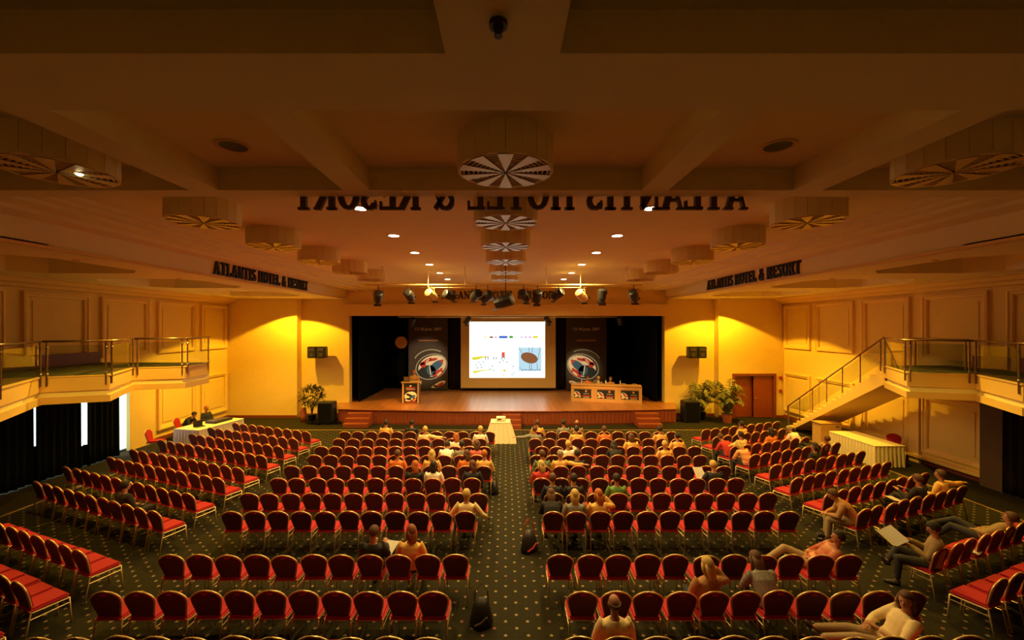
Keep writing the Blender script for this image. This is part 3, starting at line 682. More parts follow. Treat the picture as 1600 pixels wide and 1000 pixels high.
def banner(x0, x1, s, label):
    w = x1 - x0; t = thing('stage_banner', label, 'banner', ((x0 + x1) / 2, 27.2, .74), group='conference banners on stage')
    obj('banner_sheet', B(-w / 2, w / 2, 0, .05, .02, 5.6), P_dark, t)
    obj('banner_foot', rbox(-w / 2, w / 2, -.12, .12, 0, .06, .01), M_blackmetal, t)
    sh = emblem(s, s * w * .085, 1.55, 1.02, s)
    # tower logo
    sh += [(rect(-.16, .16, 4.72, 5.3), 1, 6)] + [(rect(-.12 + .09 * i, -.07 + .09 * i, 4.76 + .13 * j, 4.84 + .13 * j), 2, 1) for i in range(3) for j in range(4)]
    # lower red/white map fragments
    sh += [(ell(s * .75, .42, .42, .14, 25 * s), 1, 1), (ell(s * .8, .38, .26, .08, 30 * s), 2, 2), (ell(s * .45, .25, .25, .08, 10 * s), 1, 1), (ell(-s * .7, .48, .26, .16, 0), 1, 1), (ell(-s * .72, .48, .18, .1, 0), 2, 2)]
    # small web address strip
    sh += [(rect(-.62 + .085 * i, -.555 + .085 * i, 3.22, 3.30), 1, 6) for i in range(15)]
    # lettering round the arc as short strokes
    n = 22
    for i in range(n):
        a = R(62 + 95 * i / n) if s > 0 else R(118 - 95 * i / n)
        cx, cz = s * w * .085 + 1.2 * math.cos(a), 1.66 + 1.0 * math.sin(a)
        sh.append((ell(cx, cz, .035, .05, 0, 6), 2, 5))
    up(t, 'banner_print', [p for p in sh], PM, (0, -.002, 0))['kind'] = 'stuff'
    # date text
    cu = bpy.data.curves.new('date_text', 'FONT'); cu.body = '13-18 June, 2007'; cu.size = .26; cu.extrude = .003; cu.align_x = 'CENTER'
    cu.materials.append(P_white); tmp_ = bpy.data.objects.new('t', cu); COL.objects.link(tmp_); dgx = bpy.context.evaluated_depsgraph_get(); me_ = bpy.data.meshes.new_from_object(tmp_.evaluated_get(dgx)); bpy.data.objects.remove(tmp_)
    o_ = bpy.data.objects.new('date_lettering', me_); COL.objects.link(o_); o_.parent = t; o_.location = (0, -.01, 3.92); o_.rotation_euler = (R(90), 0, 0)
banner(-6.35, -3.78, 1, 'tall dark brown conference banner with oval emblem behind the lectern')
banner(3.95, 6.6, -1, 'tall dark brown conference banner with oval emblem behind the panel desk')
t = thing('gobo_disc', 'round amber disc hanging on the black curtain near the lectern', 'disc', (-6.75, 26.9, 3.88))
bm = bmesh.new(); disc(bm, (0, 0), .39, -.02, .02, 28); bmesh.ops.rotate(bm, matrix=Matrix.Rotation(R(90), 3, 'X'), verts=bm.verts[:])
obj('disc_face', bm, mat('amber_disc', (.62, .33, .08), .6, lin_rgb=True), t)
bm = tube([(0, 0, .38), (0, 0, 2.2)], .006, 5); obj('hanging_cord', bm, M_blackmetal, t)
# lectern
t = thing('lectern', 'wooden lectern with framed conference poster at the front', 'lectern', (-5.15, 22.6, .73))
lw = mat('lectern_wood', (.22, .1, .035), .4, noise=.2, scale=6, lin_rgb=True)
obj('body', rbox(-.44, .44, -.05, .4, .05, 1.12, .02), lw, t); obj('top', rbox(-.52, .52, -.1, .48, 1.12, 1.18, .02), M_desk, t)
obj('base', rbox(-.5, .5, -.1, .45, 0, .06, .015), lw, t)
for x in (-.44, .38): obj('side_post', B(x, x + .06, -.1, -.04, .05, 1.12), M_desk, t)
up(t, 'poster', [(rect(-.36, .36, .08, 1.08), 1, 4), (rect(-.25, .25, .86, .9), 2, 2), (rect(-.25, .25, .79, .815), 2, 1), (rect(-.2, .25, .74, .76), 2, 2), (ell(0, .96, .05, .04), 2, 1),
                 (ell(.0, .42, .34, .23, 10), 2, 1), (ell(-.08, .47, .17, .07, -20), 3, 4), (ell(.1, .38, .18, .08, 20), 3, 3), (ell(-.12, .2, .18, .06, 5), 2, 1), (ell(.2, .24, .11, .08, 40), 2, 6), (ell(-.1, .28, .15, .04, 0), 3, 4), (rect(-.3, .3, .1, .13), 2, 2)], PM, (0, -.052, 0))
obj('microphone', tube([(-.15, .2, 1.18), (-.15, .1, 1.4), (-.15, .05, 1.5)], [.01, .008, .02], 6), M_blackmetal, t)
t = thing('laptop', 'open laptop standing on the lectern', 'laptop', (-5.42, 22.75, 1.91))
obj('keyboard_base', B(-.17, .17, -.12, .12, 0, .02), M_blackmetal, t); obj('screen_lid', B(-.17, .17, .11, .13, .02, .24), lw, t)
# panel desk: three modules
for i in range(3):
    x = 3.68 + i * 1.235; y = 23.35 - i * .28
    t = thing('panel_desk', '%s pale wooden desk module of the speakers panel, counted from the screen' % ordn[i], 'desk', (x, y, .73), rz=R(-12.8), group='speakers panel desks')
    obj('desk_top', rbox(0, 1.26, -.06, .6, .90, .95, .012), M_desk, t)
    for a in (0, 1.18): obj('desk_side', B(a, a + .08, 0, .55, 0, .90), M_desk, t)
    obj('front_rail', B(.08, 1.18, 0, .05, .72, .90), M_desk, t); obj('plinth_rail', B(.08, 1.18, 0, .05, 0, .14), M_desk, t)
    obj('front_panel', B(.08, 1.18, .03, .06, .14, .72), M_desk, t)
    up(t, 'poster', [(rect(.16, 1.1, .19, .68), 1, 4), (ell(.34, .42, .19, .12, -35), 2, 1), (ell(.38, .4, .12, .05, -40), 3, 2), (ell(.3, .5, .08, .04, -30), 3, 3), (ell(.27, .28, .1, .05, 10), 2, 1), (ell(.48, .27, .07, .05, 0), 2, 1),
                     (ell(.82, .58, .06, .06, 0), 2, 6), (rect(.62, 1.04, .3, .35), 2, 2), (rect(.66, 1.0, .23, .26), 2, 1), (rect(.68, .98, .43, .455), 2, 5)], PM, (0, .028, 0))
    bm = bmesh.new()
for k, (x, y, kind) in enumerate([(4.3, 23.5, 0), (5.2, 23.3, 0), (5.6, 23.25, 0), (6.35, 23.05, 0)]):
    t = thing('water_bottle', '%s small clear water bottle standing on the panel desk, counted from the screen' % ordn[k], 'bottle', (x, y, 1.68), group='bottles on the panel desk')
    bm = bmesh.new(); loft(bm, [(0, 0, 0), (0, 0, .16), (0, 0, .2), (0, 0, .23)], [.035, .035, .014, .014], n=10); obj('bottle_body', bm, mat('bottle_plastic', (.6, .65, .6), .2, lin_rgb=True), t, smooth=True)
    bm = bmesh.new(); loft(bm, [(0, 0, .23), (0, 0, .25)], .017, n=8); obj('bottle_cap', bm, P_white, t)
light('SPOT', (-2.2, 15.4, 6.3), 1600, color=(1, .42, .10), size=.05, spot=13, blend=.5, aim=(-5.6, 22.2, .8))
light('SPOT', (4.6, 15.4, 6.3), 600, color=(1, .48, .14), size=.05, spot=16, blend=.6, aim=(5.4, 23.0, 1.0))
light('SPOT', (-.6, 15.4, 6.3), 1900, color=(1, .78, .5), size=.05, spot=15, blend=.7, aim=(-5.3, 27.2, 2.6))
light('SPOT', (.6, 15.4, 6.3), 1500, color=(1, .78, .5), size=.05, spot=12, blend=.7, aim=(5.0, 27.2, 2.2))

# wall speakers, floor speakers
def wall_speaker(x, s, label):
    t = thing('wall_speaker', label, 'loudspeaker', (x, 22.88, 3.42), group='paired wall loudspeakers')
    obj('wall_bracket', B(-.05, .05, -.35, 0, .1, .2), M_blackmetal, t)
    for a in (-.48, .02):
        c_ = obj('cabinet', rbox(a, a + .46, -.72, -.35, -.2, .42, .03), M_blackmetal, t)
        bm = bmesh.new(); disc(bm, (0, 0), .1, 0, .02, 16); bmesh.ops.rotate(bm, matrix=Matrix.Rotation(R(90), 3, 'X'), verts=bm.verts[:]); bmesh.ops.translate(bm, vec=(a + .23, -.725, -.02), verts=bm.verts[:])
        box(bm, a + .08, a + .38, -.74, -.72, .2, .32); obj('driver', bm, mat('driver_grey', (.06, .05, .045), .5, lin_rgb=True), c_)
wall_speaker(-10.1, -1, 'pair of black loudspeaker boxes on the window-side front wall')
wall_speaker(10.25, 1, 'pair of black loudspeaker boxes on the door-side front wall')
def floor_speaker(x, y, w, label):
    t = thing('floor_speaker', label, 'loudspeaker', (x, y, 0), group='black floor subwoofers')
    obj('cabinet', rbox(-w / 2, w / 2, -.3, .35, .04, 1.08, .03), M_blackmetal, t)
    obj('grille', B(-w / 2 + .05, w / 2 - .05, -.315, -.3, .1, 1.02), M_black, t)
    for a in (-1, 1):
        for b in (-.25, .28): 
            bm = bmesh.new(); loft(bm, [(a * (w / 2 - .07), b, 0), (a * (w / 2 - .07), b, .05)], .03, n=8); obj('foot', bm, M_black, t)
floor_speaker(-9.1, 21.2, .74, 'large black floor loudspeaker beside the bushy potted tree')
floor_speaker(9.55, 21.5, .78, 'large black floor loudspeaker beside the potted palms')
t = thing('cable_heap', 'dark heap of cables on the carpet around the window-side floor loudspeaker', 'cables', (-9.1, 20.9, 0)); t['kind'] = 'stuff'
bm = bmesh.new()
for k in range(14):
    r = random.uniform(.3, .9); cx, cy = random.uniform(-.6, .7), random.uniform(-.1, .5)
    loft(bm, [(cx + r * math.cos(a * .6) * .7, cy + r * math.sin(a * .6) * .4, .03 + .02 * (k % 7)) for a in range(11)], .025, n=5)
obj('cable', bm, M_black, t, smooth=True)['kind'] = 'stuff'

def leafy(name, label, cat, loc, pot_h, pot_r, trunk_h, spread, nleaf, m, palm=False, pot_m=M_terra, seed=1, grp='potted plants by the stage'):
    rnd = random.Random(seed); t = thing(name, label, cat, loc, group=grp)
    bm = bmesh.new(); loft(bm, [(0, 0, 0), (0, 0, pot_h * .9), (0, 0, pot_h)], [pot_r * .75, pot_r, pot_r * 1.08], n=16); obj('pot', bm, pot_m, t, smooth=False)
    bm = bmesh.new(); disc(bm, (0, 0), pot_r * .95, pot_h, pot_h + .01, 16); obj('soil', bm, M_dark, t)
    stems = bmesh.new(); lv = bmesh.new()
    if palm:
        for k in range(nleaf):
            a = rnd.uniform(0, 6.28); L = rnd.uniform(.8, 1.25) * spread; hh = trunk_h; rnd_h = rnd.uniform(.35, 1.1)
            pts = [Vector((.05 * math.cos(a), .05 * math.sin(a), pot_h))]
            for j in range(1, 8):
                f = j / 7; rr = L * f ** 1.2 * .75; z = pot_h + hh * rnd_h * math.sin(f * 2.2) 
                pts.append(Vector((rr * math.cos(a), rr * math.sin(a), z)))
            loft(stems, pts, [.012] * 3 + [.007] * 5, n=4)
            for j in range(1, 8):
                for s in (-1, 1):
                    for q in range(2):
                        p = pts[j - 1].lerp(pts[j], q / 2); d_ = (pts[j] - pts[j - 1]).normalized()
                        sd = Vector((-math.sin(a), math.cos(a), 0)) * s
                        tip = p + d_ * .12 + sd * .24 + Vector((0, 0, -.10)); w = d_ * .022
                        vs = [lv.verts.new(v) for v in (p - w, p + w, (p + tip) / 2 + w * 1.2, tip, (p + tip) / 2 - w * 1.2)]
                        lv.faces.new(vs)
    else:
        tips = []
        for k in range(7):
            a = rnd.uniform(0, 6.28); r_ = rnd.uniform(.1, .5) * spread; z = pot_h + trunk_h * rnd.uniform(.6, 1)
            loft(stems, [(0, 0, pot_h), (r_ * .2 * math.cos(a), r_ * .2 * math.sin(a), pot_h + (z - pot_h) * .5), (r_ * math.cos(a), r_ * math.sin(a), z)], [.03, .018, .006], n=5)
        for k in range(nleaf):
            v = Vector((rnd.gauss(0, 1), rnd.gauss(0, 1), rnd.gauss(0, 1))).normalized() * rnd.uniform(.35, 1) ** .5
            c_ = Vector((v.x * spread * .62, v.y * spread * .5, pot_h + trunk_h * .72 + v.z * spread * .55))
            d_ = (v + Vector((rnd.uniform(-.5, .5), rnd.uniform(-.5, .5), rnd.uniform(-.3, .5)))).normalized() * rnd.uniform(.1, .17); s_ = d_.cross(Vector((rnd.random(), rnd.random(), 1))).normalized() * .04
            vs = [lv.verts.new(q) for q in (c_ - d_ * .6, c_ + s_, c_ + d_, c_ - s_)]; lv.faces.new(vs)
    obj('stems', stems, mat('stem_brown', (.12, .08, .03), .7, lin_rgb=True), t)
    f = obj('foliage', lv, m, t); f['kind'] = 'stuff'
leafy('potted_tree', 'bushy dusky-leaved potted tree beside the window-side floor loudspeaker', 'plant', (-10.05, 21.6, 0), .35, .2, 1.35, 1.1, 520, M_leafdark, seed=3, pot_m=M_black)
leafy('potted_palm', 'leafy green potted palm just behind the door-side floor loudspeaker', 'plant', (10.3, 22.0, 0), .4, .26, 1.6, .85, 38, M_leaf, True, seed=5, pot_m=M_black)
leafy('potted_palm', 'leafy green potted palm between loudspeaker and double door', 'plant', (11.35, 21.3, 0), .45, .26, 1.6, 1.0, 42, M_leaf, True, seed=8)
t = thing('terracotta_urn', 'tall terracotta urn standing under the bushy tree', 'urn', (-10.45, 21.5, 0))
bm = bmesh.new(); loft(bm, [(0, 0, 0), (0, 0, .3), (0, 0, .62), (0, 0, .7)], [.13, .17, .13, .15], n=14); obj('urn_body', bm, M_terra, t, smooth=True)
bm = bmesh.new(); disc(bm, (0, 0), .1, .69, .705, 12); obj('urn_mouth', bm, M_dark, t)

# lighting bar and stage spots
t = thing('lighting_bar', 'long ceiling-hung metal bar carrying the stage spotlights', 'lighting bar')
obj('bar', tube([(-5.0, 14.9, 6.41), (4.9, 14.9, 6.41)], .025, 8), M_gold, t)
for x in (-4.42, -1.45, 1.46, 4.35): obj('hanger', tube([(x, 14.9, 6.41), (x, 14.9, 7.07)], .02, 6), M_ceil, t)
t = thing('lighting_bar', 'shorter second metal bar hung just beyond the spotlight bar', 'lighting bar')
obj('bar', tube([(-3.4, 16.6, 6.46), (3.2, 16.6, 6.46)], .022, 8), M_gold, t)
for x in (-3.1, 3.0): obj('hanger', tube([(x, 16.6, 6.46), (x, 16.6, 7.07)], .02, 6), M_ceil, t)
def stage_spot(px, pyc, d, sc_, tilt, yaw, label, top=6.41, housing=M_blackmetal):
    x = (px - 790) * d / 650; z = H + (510 - pyc) * d / 650
    t = thing('stage_spotlight', label, 'spotlight', (x, d, z), group='stage spotlights on bars')
    obj('hook_clamp', tube([(0, 0, .2 * sc_), (0, 0, top - z + .03)], .014, 6), M_blackmetal, t)
    bm = tube([(-.17 * sc_, 0, 0), (-.17 * sc_, 0, .2 * sc_), (.17 * sc_, 0, .2 * sc_), (.17 * sc_, 0, 0)], .012, 6); obj('yoke', bm, housing, t, rot=(0, 0, R(yaw)))
    rot = Euler((R(tilt), 0, R(yaw)))
    bm = bmesh.new(); loft(bm, [(0, -.2 * sc_, 0), (0, -.17 * sc_, 0), (0, .12 * sc_, 0), (0, .26 * sc_, 0)], [.10 * sc_, .155 * sc_, .155 * sc_, .13 * sc_], n=12)
    h_ = obj('housing', bm, housing, t, rot=rot)
    bm = bmesh.new()
    for a in (-1, 1): box(bm, -.13 * sc_, .13 * sc_, .26 * sc_, .38 * sc_, a * .13 * sc_ - .004, a * .13 * sc_ + .004)
    obj('barn_door', bm, M_blackmetal, h_); bm = bmesh.new(); loft(bm, [(0, .262 * sc_, 0), (0, .27 * sc_, 0)], .115 * sc_, n=12); obj('lens', bm, M_chrome, h_)
spots = [(591, 463, -40, 25), (639, 461, -30, -10), (673, 460, -25, -30), (701, 461, -20, -45), (744, 461, -20, 30), (762, 463, -35, 50), (818, 461, -35, -35), (840, 462, -50, 10), (873, 459, -30, 55), (908, 461, -35, -50), (941, 460, -70, 0), (990, 461, -40, -35)]
for i, (px, py, ti, ya) in enumerate(spots):
    stage_spot(px, py, 14.9, 1.0, ti, ya, 'black stage spotlight on the ceiling bar, %s counting from the window side' % ordn[i], housing=M_gold if i in (2, 9) else M_blackmetal)  # two black housings coloured gold, the warm light on them put into the material
stage_spot(790, 470, 12.6, 1.25, -15, 70, 'large black spotlight hung low on its yoke at the centre', top=7.05)
stage_spot(731, 500, 22.72, .95, -40, 35, 'small black spotlight at the upper corner of the screen, lectern side', top=5.52)
stage_spot(855, 500, 22.72, .95, -40, -35, 'small black spotlight at the upper corner of the screen, panel side', top=5.52)
stage_spot(968, 499, 24.0, .9, -50, -30, 'small spotlight on the pipe above the panel desk', top=5.46)
stage_spot(645, 501, 24.0, .9, -50, 30, 'small spotlight on the pipe above the lectern banner', top=5.46)

# skirted tables
def skirt_table(name, label, cx, cy, w, l, h, rz=0, flare=.02, pitch=.14, m=M_cloth):
    t = thing(name, label, 'table', (cx, cy, 0), rz, group='cloth-covered tables')
    # perimeter skirt with pleats
    per = []; n = int(2 * (w + l) / pitch) * 4
    tot = 2 * (w + l)
    for k in range(n):
        s = tot * k / n; c_ = math.cos(2 * math.pi * s / pitch) * .022
        if s < w: p = (-w / 2 + s, -l / 2, 0, -1)
        elif s < w + l: p = (w / 2, -l / 2 + s - w, 1, 0)
        elif s < 2 * w + l: p = (w / 2 - (s - w - l), l / 2, 0, 1)
        else: p = (-w / 2, l / 2 - (s - 2 * w - l), -1, 0)
        per.append((p, c_))
    bm = bmesh.new(); rows = []
    for z, fl, am in ((h - .01, 0, .25), (h * .6, flare * .4, 1), (.02, flare, 1.4)):
        rows.append([bm.verts.new((p[0] * (1 + fl / (w / 2)) + p[2] * c_ * am, p[1] * (1 + fl / (l / 2)) + p[3] * c_ * am, z)) for p, c_ in per])
    for a, b in zip(rows, rows[1:]):
        for k in range(n): bm.faces.new([a[k], a[(k + 1) % n], b[(k + 1) % n], b[k]])
    obj('skirt', bm, m, t, smooth=True)
    obj('cloth_top', rbox(-w / 2 - .012, w / 2 + .012, -l / 2 - .012, l / 2 + .012, h - .012, h + .012, .008, 1), m, t)
    return t
skirt_table('projector_table', 'small table with flared pleated cream cloth in the centre aisle', -.22, 17.95, .82, .72, .84, flare=.24)
skirt_table('side_table', 'long empty skirted table below the staircase', 13.38, 15.5, 1.05, 2.05, .75)
skirt_table('control_table', 'skirted sound control table near the window-side wall', -12.65, 17.85, 1.2, 2.2, .75, rz=R(-12), m=mat('control_cloth', (.85, .78, .62), .8, lin_rgb=True))
t = thing('projector', 'cream projector box standing on the small aisle table', 'projector', (-.2, 17.95, .853))
obj('case', rbox(-.2, .2, -.17, .17, .02, .17, .02), P_white, t); bm = bmesh.new(); loft(bm, [(.08, .17, .09), (.08, .21, .09)], .05, n=12); obj('lens', bm, M_blackmetal, t)
obj('feet', B(-.15, .15, -.1, .1, 0, .02), M_blackmetal, t); obj('vent', B(-.15, .02, -.174, -.168, .06, .12), M_dark, t)
t = thing('mixing_console', 'black sound mixing console on the control table', 'mixer', (-12.55, 18.2, .765), R(-12))
obj('console_body', rbox(-.25, .3, -.45, .45, 0, .1, .02), M_blackmetal, t)
bm = bmesh.new()
for i in range(12): 
    for j in range(3): box(bm, -.18 + j * .14, -.1 + j * .14, -.4 + i * .068, -.375 + i * .068, .1, .115)
obj('fader', bm, M_chrome, t)['kind'] = 'stuff'
t = thing('laptop', 'dark open laptop on the control table', 'laptop', (-12.7, 17.25, .765), R(60))
obj('keyboard_base', B(-.17, .17, -.12, .12, 0, .02), M_blackmetal, t); obj('screen_lid', B(-.17, .17, .11, .13, .02, .24), M_blackmetal, t)
t = thing('storage_cabinet', 'small pale wooden cabinet with drawers under the staircase', 'cabinet', (13.35, 17.3, 0))
obj('body', rbox(-.42, .42, -.25, .25, 0, .92, .01), M_desk, t); obj('top', rbox(-.45, .45, -.28, .28, .92, .95, .008), M_desk, t)
for z in (.55, .74):
    dr_ = obj('drawer', B(.08, .38, -.27, -.25, z, z + .15), M_desk, t); obj('handle', B(.16, .3, -.285, -.27, z + .06, z + .09), M_blackmetal, dr_)
obj('door', B(-.38, .02, -.27, -.25, .1, .86), M_desk, t)

# ================================================================== CHAIRS
def outline(n=6):
    """half outline of the crown-topped backrest (x, z)"""
    pts = [(.160, .49), (.180, .57), (.203, .66), (.220, .75), (.222, .80), (.205, .835), (.165, .872), (.10, .905), (.045, .918), (0, .922)]
    return pts
OL = outline(); FULL = OL + [(-x, z) for x, z in OL[-2::-1]]
def lean(z): return -.19 - .11 * (z - .45) / .45
def build_chair():
    parts = {}
    # backrest pad
    bm = bmesh.new(); sh_ = .012
    pts = [(x * .95, z - (.012 if z > .7 else 0)) for x, z in FULL]
    fr = [bm.verts.new((x, lean(z) + .03, z)) for x, z in pts]; bk = [bm.verts.new((x, lean(z) - .022, z)) for x, z in pts]
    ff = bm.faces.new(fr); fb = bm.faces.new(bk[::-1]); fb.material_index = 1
    n = len(pts)
    for k in range(n): bm.faces.new([fr[k], bk[k], bk[(k + 1) % n], fr[(k + 1) % n]])
    bmesh.ops.inset_individual(bm, faces=[ff], thickness=.03, depth=.018)
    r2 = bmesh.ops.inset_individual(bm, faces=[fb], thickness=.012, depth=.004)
    # crescent grip below the crown, rear side
    g = [(.055 * math.cos(R(a)), .878 - .0 + (.016 if a < 180 else .012) * math.sin(R(a))) for a in range(0, 360, 36)]
    gv = [bm.verts.new((x, lean(z) - .032, z)) for x, z in g]; bm.faces.new(gv[::-1]).material_index = 0
    gw = [bm.verts.new((x, lean(z) - .020, z)) for x, z in g]
    for k in range(10): bm.faces.new([gv[k], gw[k], gw[(k + 1) % 10], gv[(k + 1) % 10]])
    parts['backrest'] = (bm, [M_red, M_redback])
    parts['back_frame'] = (tube([(x, lean(z), z) for x, z in FULL], .0145, 6), M_gold)
    bm = rbox(-.215, .215, -.245, .235, .425, .495, .028, 2)
    for v in bm.verts:
        if v.co.z > .47: v.co.z += .018 * (1 - (v.co.x / .22) ** 2) * (1 - ((v.co.y) / .24) ** 2)
    parts['seat'] = (bm, M_red)
    bm = bmesh.new()
    for s in (-1, 1):
        loft(bm, [(s * .2, -.21, .43), (s * .205, .225, .415)], .0125, n=6); loft(bm, [(s * .2, -.235, .33), (s * .207, .235, .335)], .009, n=5)
        ball(bm, (s * .2, -.225, .45), .016, 6, 4)
    loft(bm, [(-.205, .225, .415), (.205, .225, .415)], .011, n=6); loft(bm, [(-.2, -.21, .43), (.2, -.21, .43)], .011, n=6)
    parts['seat_frame'] = (bm, M_gold)
    legs = [tube([(s * .162, -.195, .49), (s * .2, -.225, .42), (s * .205, -.30, 0)], .0125, 6) for s in (-1, 1)] + [tube([(s * .205, .225, .42), (s * .207, .25, 0)], .012, 6) for s in (-1, 1)]
    out = []
    for k, (b_, m_) in parts.items():
        o_ = obj(k, b_, m_, smooth=k in ('back_frame',)); out.append((k, o_.data)); bpy.data.objects.remove(o_)
    for b_ in legs:
        o_ = obj('leg', b_, M_gold, smooth=True); out.append(('leg', o_.data)); bpy.data.objects.remove(o_)
    return out
CH = build_chair()
chairs = []   # dicts
def addch(x, d, rz, block, row, idx, back=.30):
    """x, d = ground position under the crown of the backrest"""
    ox, oy = x - back * math.sin(rz) * 1.0, d + back * math.cos(rz)
    chairs.append(dict(x=ox, y=oy, rz=rz, block=block, row=row, idx=idx, dist=math.hypot(ox, oy)))
ROWS = [5.35, 6.27, 7.26, 8.97, 9.96, 10.94, 11.9, 12.9, 13.83, 14.8, 15.8]   # nearest .. stage
LEFT = [(-6.0, -1.0, 11), (-6.03, -1.08, 11), (-5.86, -.89, 11), (-5.93, -.87, 11), (-6.16, -.66, 12), (-6.0, -.89, 11), (-6.15, -.64, 12), (-5.95, -.89, 11), (-6.15, -.7, 12), (-5.92, -.9, 11), (-6.1, -.63, 12)]
RIGHT = [(.95, 6.0, 11), (1.17, 6.13, 11), (.97, 6.03, 11), (1.02, 6.12, 11), (1.15, 6.33, 11), (.94, 6.08, 11), (1.06, 6.26, 11), (.97, 6.05, 11), (1.2, 6.3, 11), (1.05, 6.1, 11), (1.22, 6.3, 11)]
jr = random.Random(4)
for r, d in enumerate(ROWS):
    a, b, n = LEFT[r]
    for k in range(n): addch(a + (b - a) * k / (n - 1) + jr.uniform(-.012, .012), d + jr.uniform(-.02, .02), R(jr.uniform(-2, 2)), 'window-side middle block', 11 - r, n - k)
    a, b, n = RIGHT[r]
    for k in range(n): addch(a + (b - a) * k / (n - 1) + jr.uniform(-.012, .012), d + jr.uniform(-.02, .02), R(jr.uniform(-2, 2)), 'stair-side middle block', 11 - r, k + 1)
SL = [(15.85, 9), (14.86, 10), (13.9, 10), (12.9, 11), (11.8, 11), (10.97, 11), (9.96, 12), (9.0, 11), (7.43, 9), (6.5, 8), (5.6, 7)]
SR = [(16.15, 9, 7.8), (15.1, 9, 7.7), (13.9, 8, 7.7), (13.0, 9, 7.8), (12.04, 9, 7.85), (11.0, 9, 7.7), (10.04, 9, 7.85), (9.1, 9, 7.87), (7.5, 9, 7.88), (6.57, 8, 7.86), (5.6, 7, 7.9)]
for r, (d, n) in enumerate(SL):
    for k in range(n):
        addch(-7.62 - .447 * k + jr.uniform(-.02, .02), d + .172 * k + jr.uniform(-.02, .02), R(-21 + jr.uniform(-2, 2)), 'window-side outer block', r + 1, k + 1)
for r, (d, n, x0) in enumerate(SR):
    for k in range(n):
        addch(x0 + .447 * k + jr.uniform(-.02, .02), d + .163 * k + jr.uniform(-.02, .02), R(21 + jr.uniform(-2, 2)), 'stair-side outer block', r + 1, k + 1)
def px(x, y, z): return 790 + 650 * x / y, 510 + 650 * (H - z) / y
vis = []
for c in chairs:
    # any part of the chair inside the frame?
    ok = False
    for zz in (0, .5, .92):
        for dx, dy in ((0, 0), (.25, .25), (-.25, .25), (.25, -.3), (-.25, -.3)):
            u, v = px(c['x'] + dx, c['y'] + dy, zz)
            if -5 < u < 1605 and v < 1003: ok = True
    if ok and not (c['block'].startswith('stair-side outer') and 12.6 < c['x'] and 14.2 < c['y'] < 17): vis.append(c)
vis.sort(key=lambda c: c['dist'])
extra = []
DET, FAR = vis[:298], vis[298:]
def put_chair(c, label, group):
    t = thing('banquet_chair', label, 'chair', (c['x'], c['y'], .006 if abs(c['x']) < 13 and c['y'] < 19.7 else 0), c['rz'], group)
    if c.get('z'): t.location.z = c['z']
    for k, me in CH: inst(k, me, t)
    return t
CHR = {}
for c in DET:
    end = 'centre aisle' if 'middle' in c['block'] else 'side aisle'
    CHR[id(c)] = put_chair(c, 'red gold-framed chair, %s from %s, %s row from stage, %s' % (ordn[c['idx'] - 1], end, ordn[c['row'] - 1], c['block']), 'red banquet chairs, ' + c['block'])
# the smallest chairs near the stage, joined
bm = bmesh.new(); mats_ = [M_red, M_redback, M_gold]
tmp = []
for k, me in CH:
    b2 = bmesh.new(); b2.from_mesh(me)
    for f in b2.faces:
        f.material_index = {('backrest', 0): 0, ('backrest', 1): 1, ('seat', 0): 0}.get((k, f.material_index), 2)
    m3 = bpy.data.meshes.new('t'); b2.to_mesh(m3); b2.free(); bm.from_mesh(m3)
one = bpy.data.meshes.new('one_chair'); bm.to_mesh(one); bm.free()
bm = bmesh.new()
for c in FAR:
    nv = len(bm.verts); bm.from_mesh(one); bm.verts.ensure_lookup_table()
    bmesh.ops.transform(bm, matrix=Matrix.Translation((c['x'], c['y'], .006)) @ Matrix.Rotation(c['rz'], 4, 'Z'), verts=bm.verts[nv:])
me = bpy.data.meshes.new('chairs_near_stage'); bm.to_mesh(me); bm.free()
for m_ in mats_: me.materials.append(m_)
o = bpy.data.objects.new('chairs_near_stage', me); COL.objects.link(o)
tag(o, 'rows of small distant red banquet chairs standing closest to the stage', 'chair', 'red banquet chairs near the stage', 'stuff')
# single chairs elsewhere
def single(x, y, rz, label, z=0):
    c = dict(x=x, y=y, rz=rz, z=z); return put_chair(c, label, 'single red chairs away from the rows')
single(-13.6, 16.2, R(-75), 'red chair standing alone by the wall beside the control table')
single(-14.1, 18.2, R(-80), 'red chair behind the control table, occupied by the technician in black')
single(14.35, 15.3, R(150), 'red chair behind the long skirted table below the staircase')
for i, x in enumerate((4.35, 4.95, 5.55, 6.1, 6.75, 7.35)):
    single(x - .1, 24.1 - (x - 4) * .22, R(167), '%s red chair behind the panel desks, counted from the screen' % ordn[i], .73)

# ================================================================== PEOPLE
def remesh(bm, vox, name, smooth_it=6):
    me = bpy.data.meshes.new(name); bm.to_mesh(me); bm.free()
    o_ = bpy.data.objects.new(name, me); COL.objects.link(o_)
    md = o_.modifiers.new('r', 'REMESH'); md.mode = 'VOXEL'; md.voxel_size = vox
    if smooth_it: sm = o_.modifiers.new('s', 'SMOOTH'); sm.factor = .5; sm.iterations = smooth_it
    dg = bpy.context.evaluated_depsgraph_get(); out = bpy.data.meshes.new_from_object(o_.evaluated_get(dg))
    bpy.data.objects.remove(o_); out.name = name
    for p in out.polygons: p.use_smooth = True
    return out
def V(*a): return Vector(a)
BASE = dict(pelvis=V(0, 0, .53), waist=V(0, -.03, .68), chest=V(0, -.06, .86), neck=V(0, -.07, 1.03), head=V(0, -.035, 1.19), yaw=0, pitch=0,
            hipL=V(-.09, .02, .54), hipR=V(.09, .02, .54), kneeL=V(-.12, .43, .53), kneeR=V(.12, .43, .53), ankL=V(-.12, .46, .10), ankR=V(.12, .46, .10),
            shL=V(-.175, -.07, .97), shR=V(.175, -.07, .97), elL=V(-.25, -.02, .72), elR=V(.25, -.02, .72), wrL=V(-.12, .2, .66), wrR=V(.12, .2, .66))
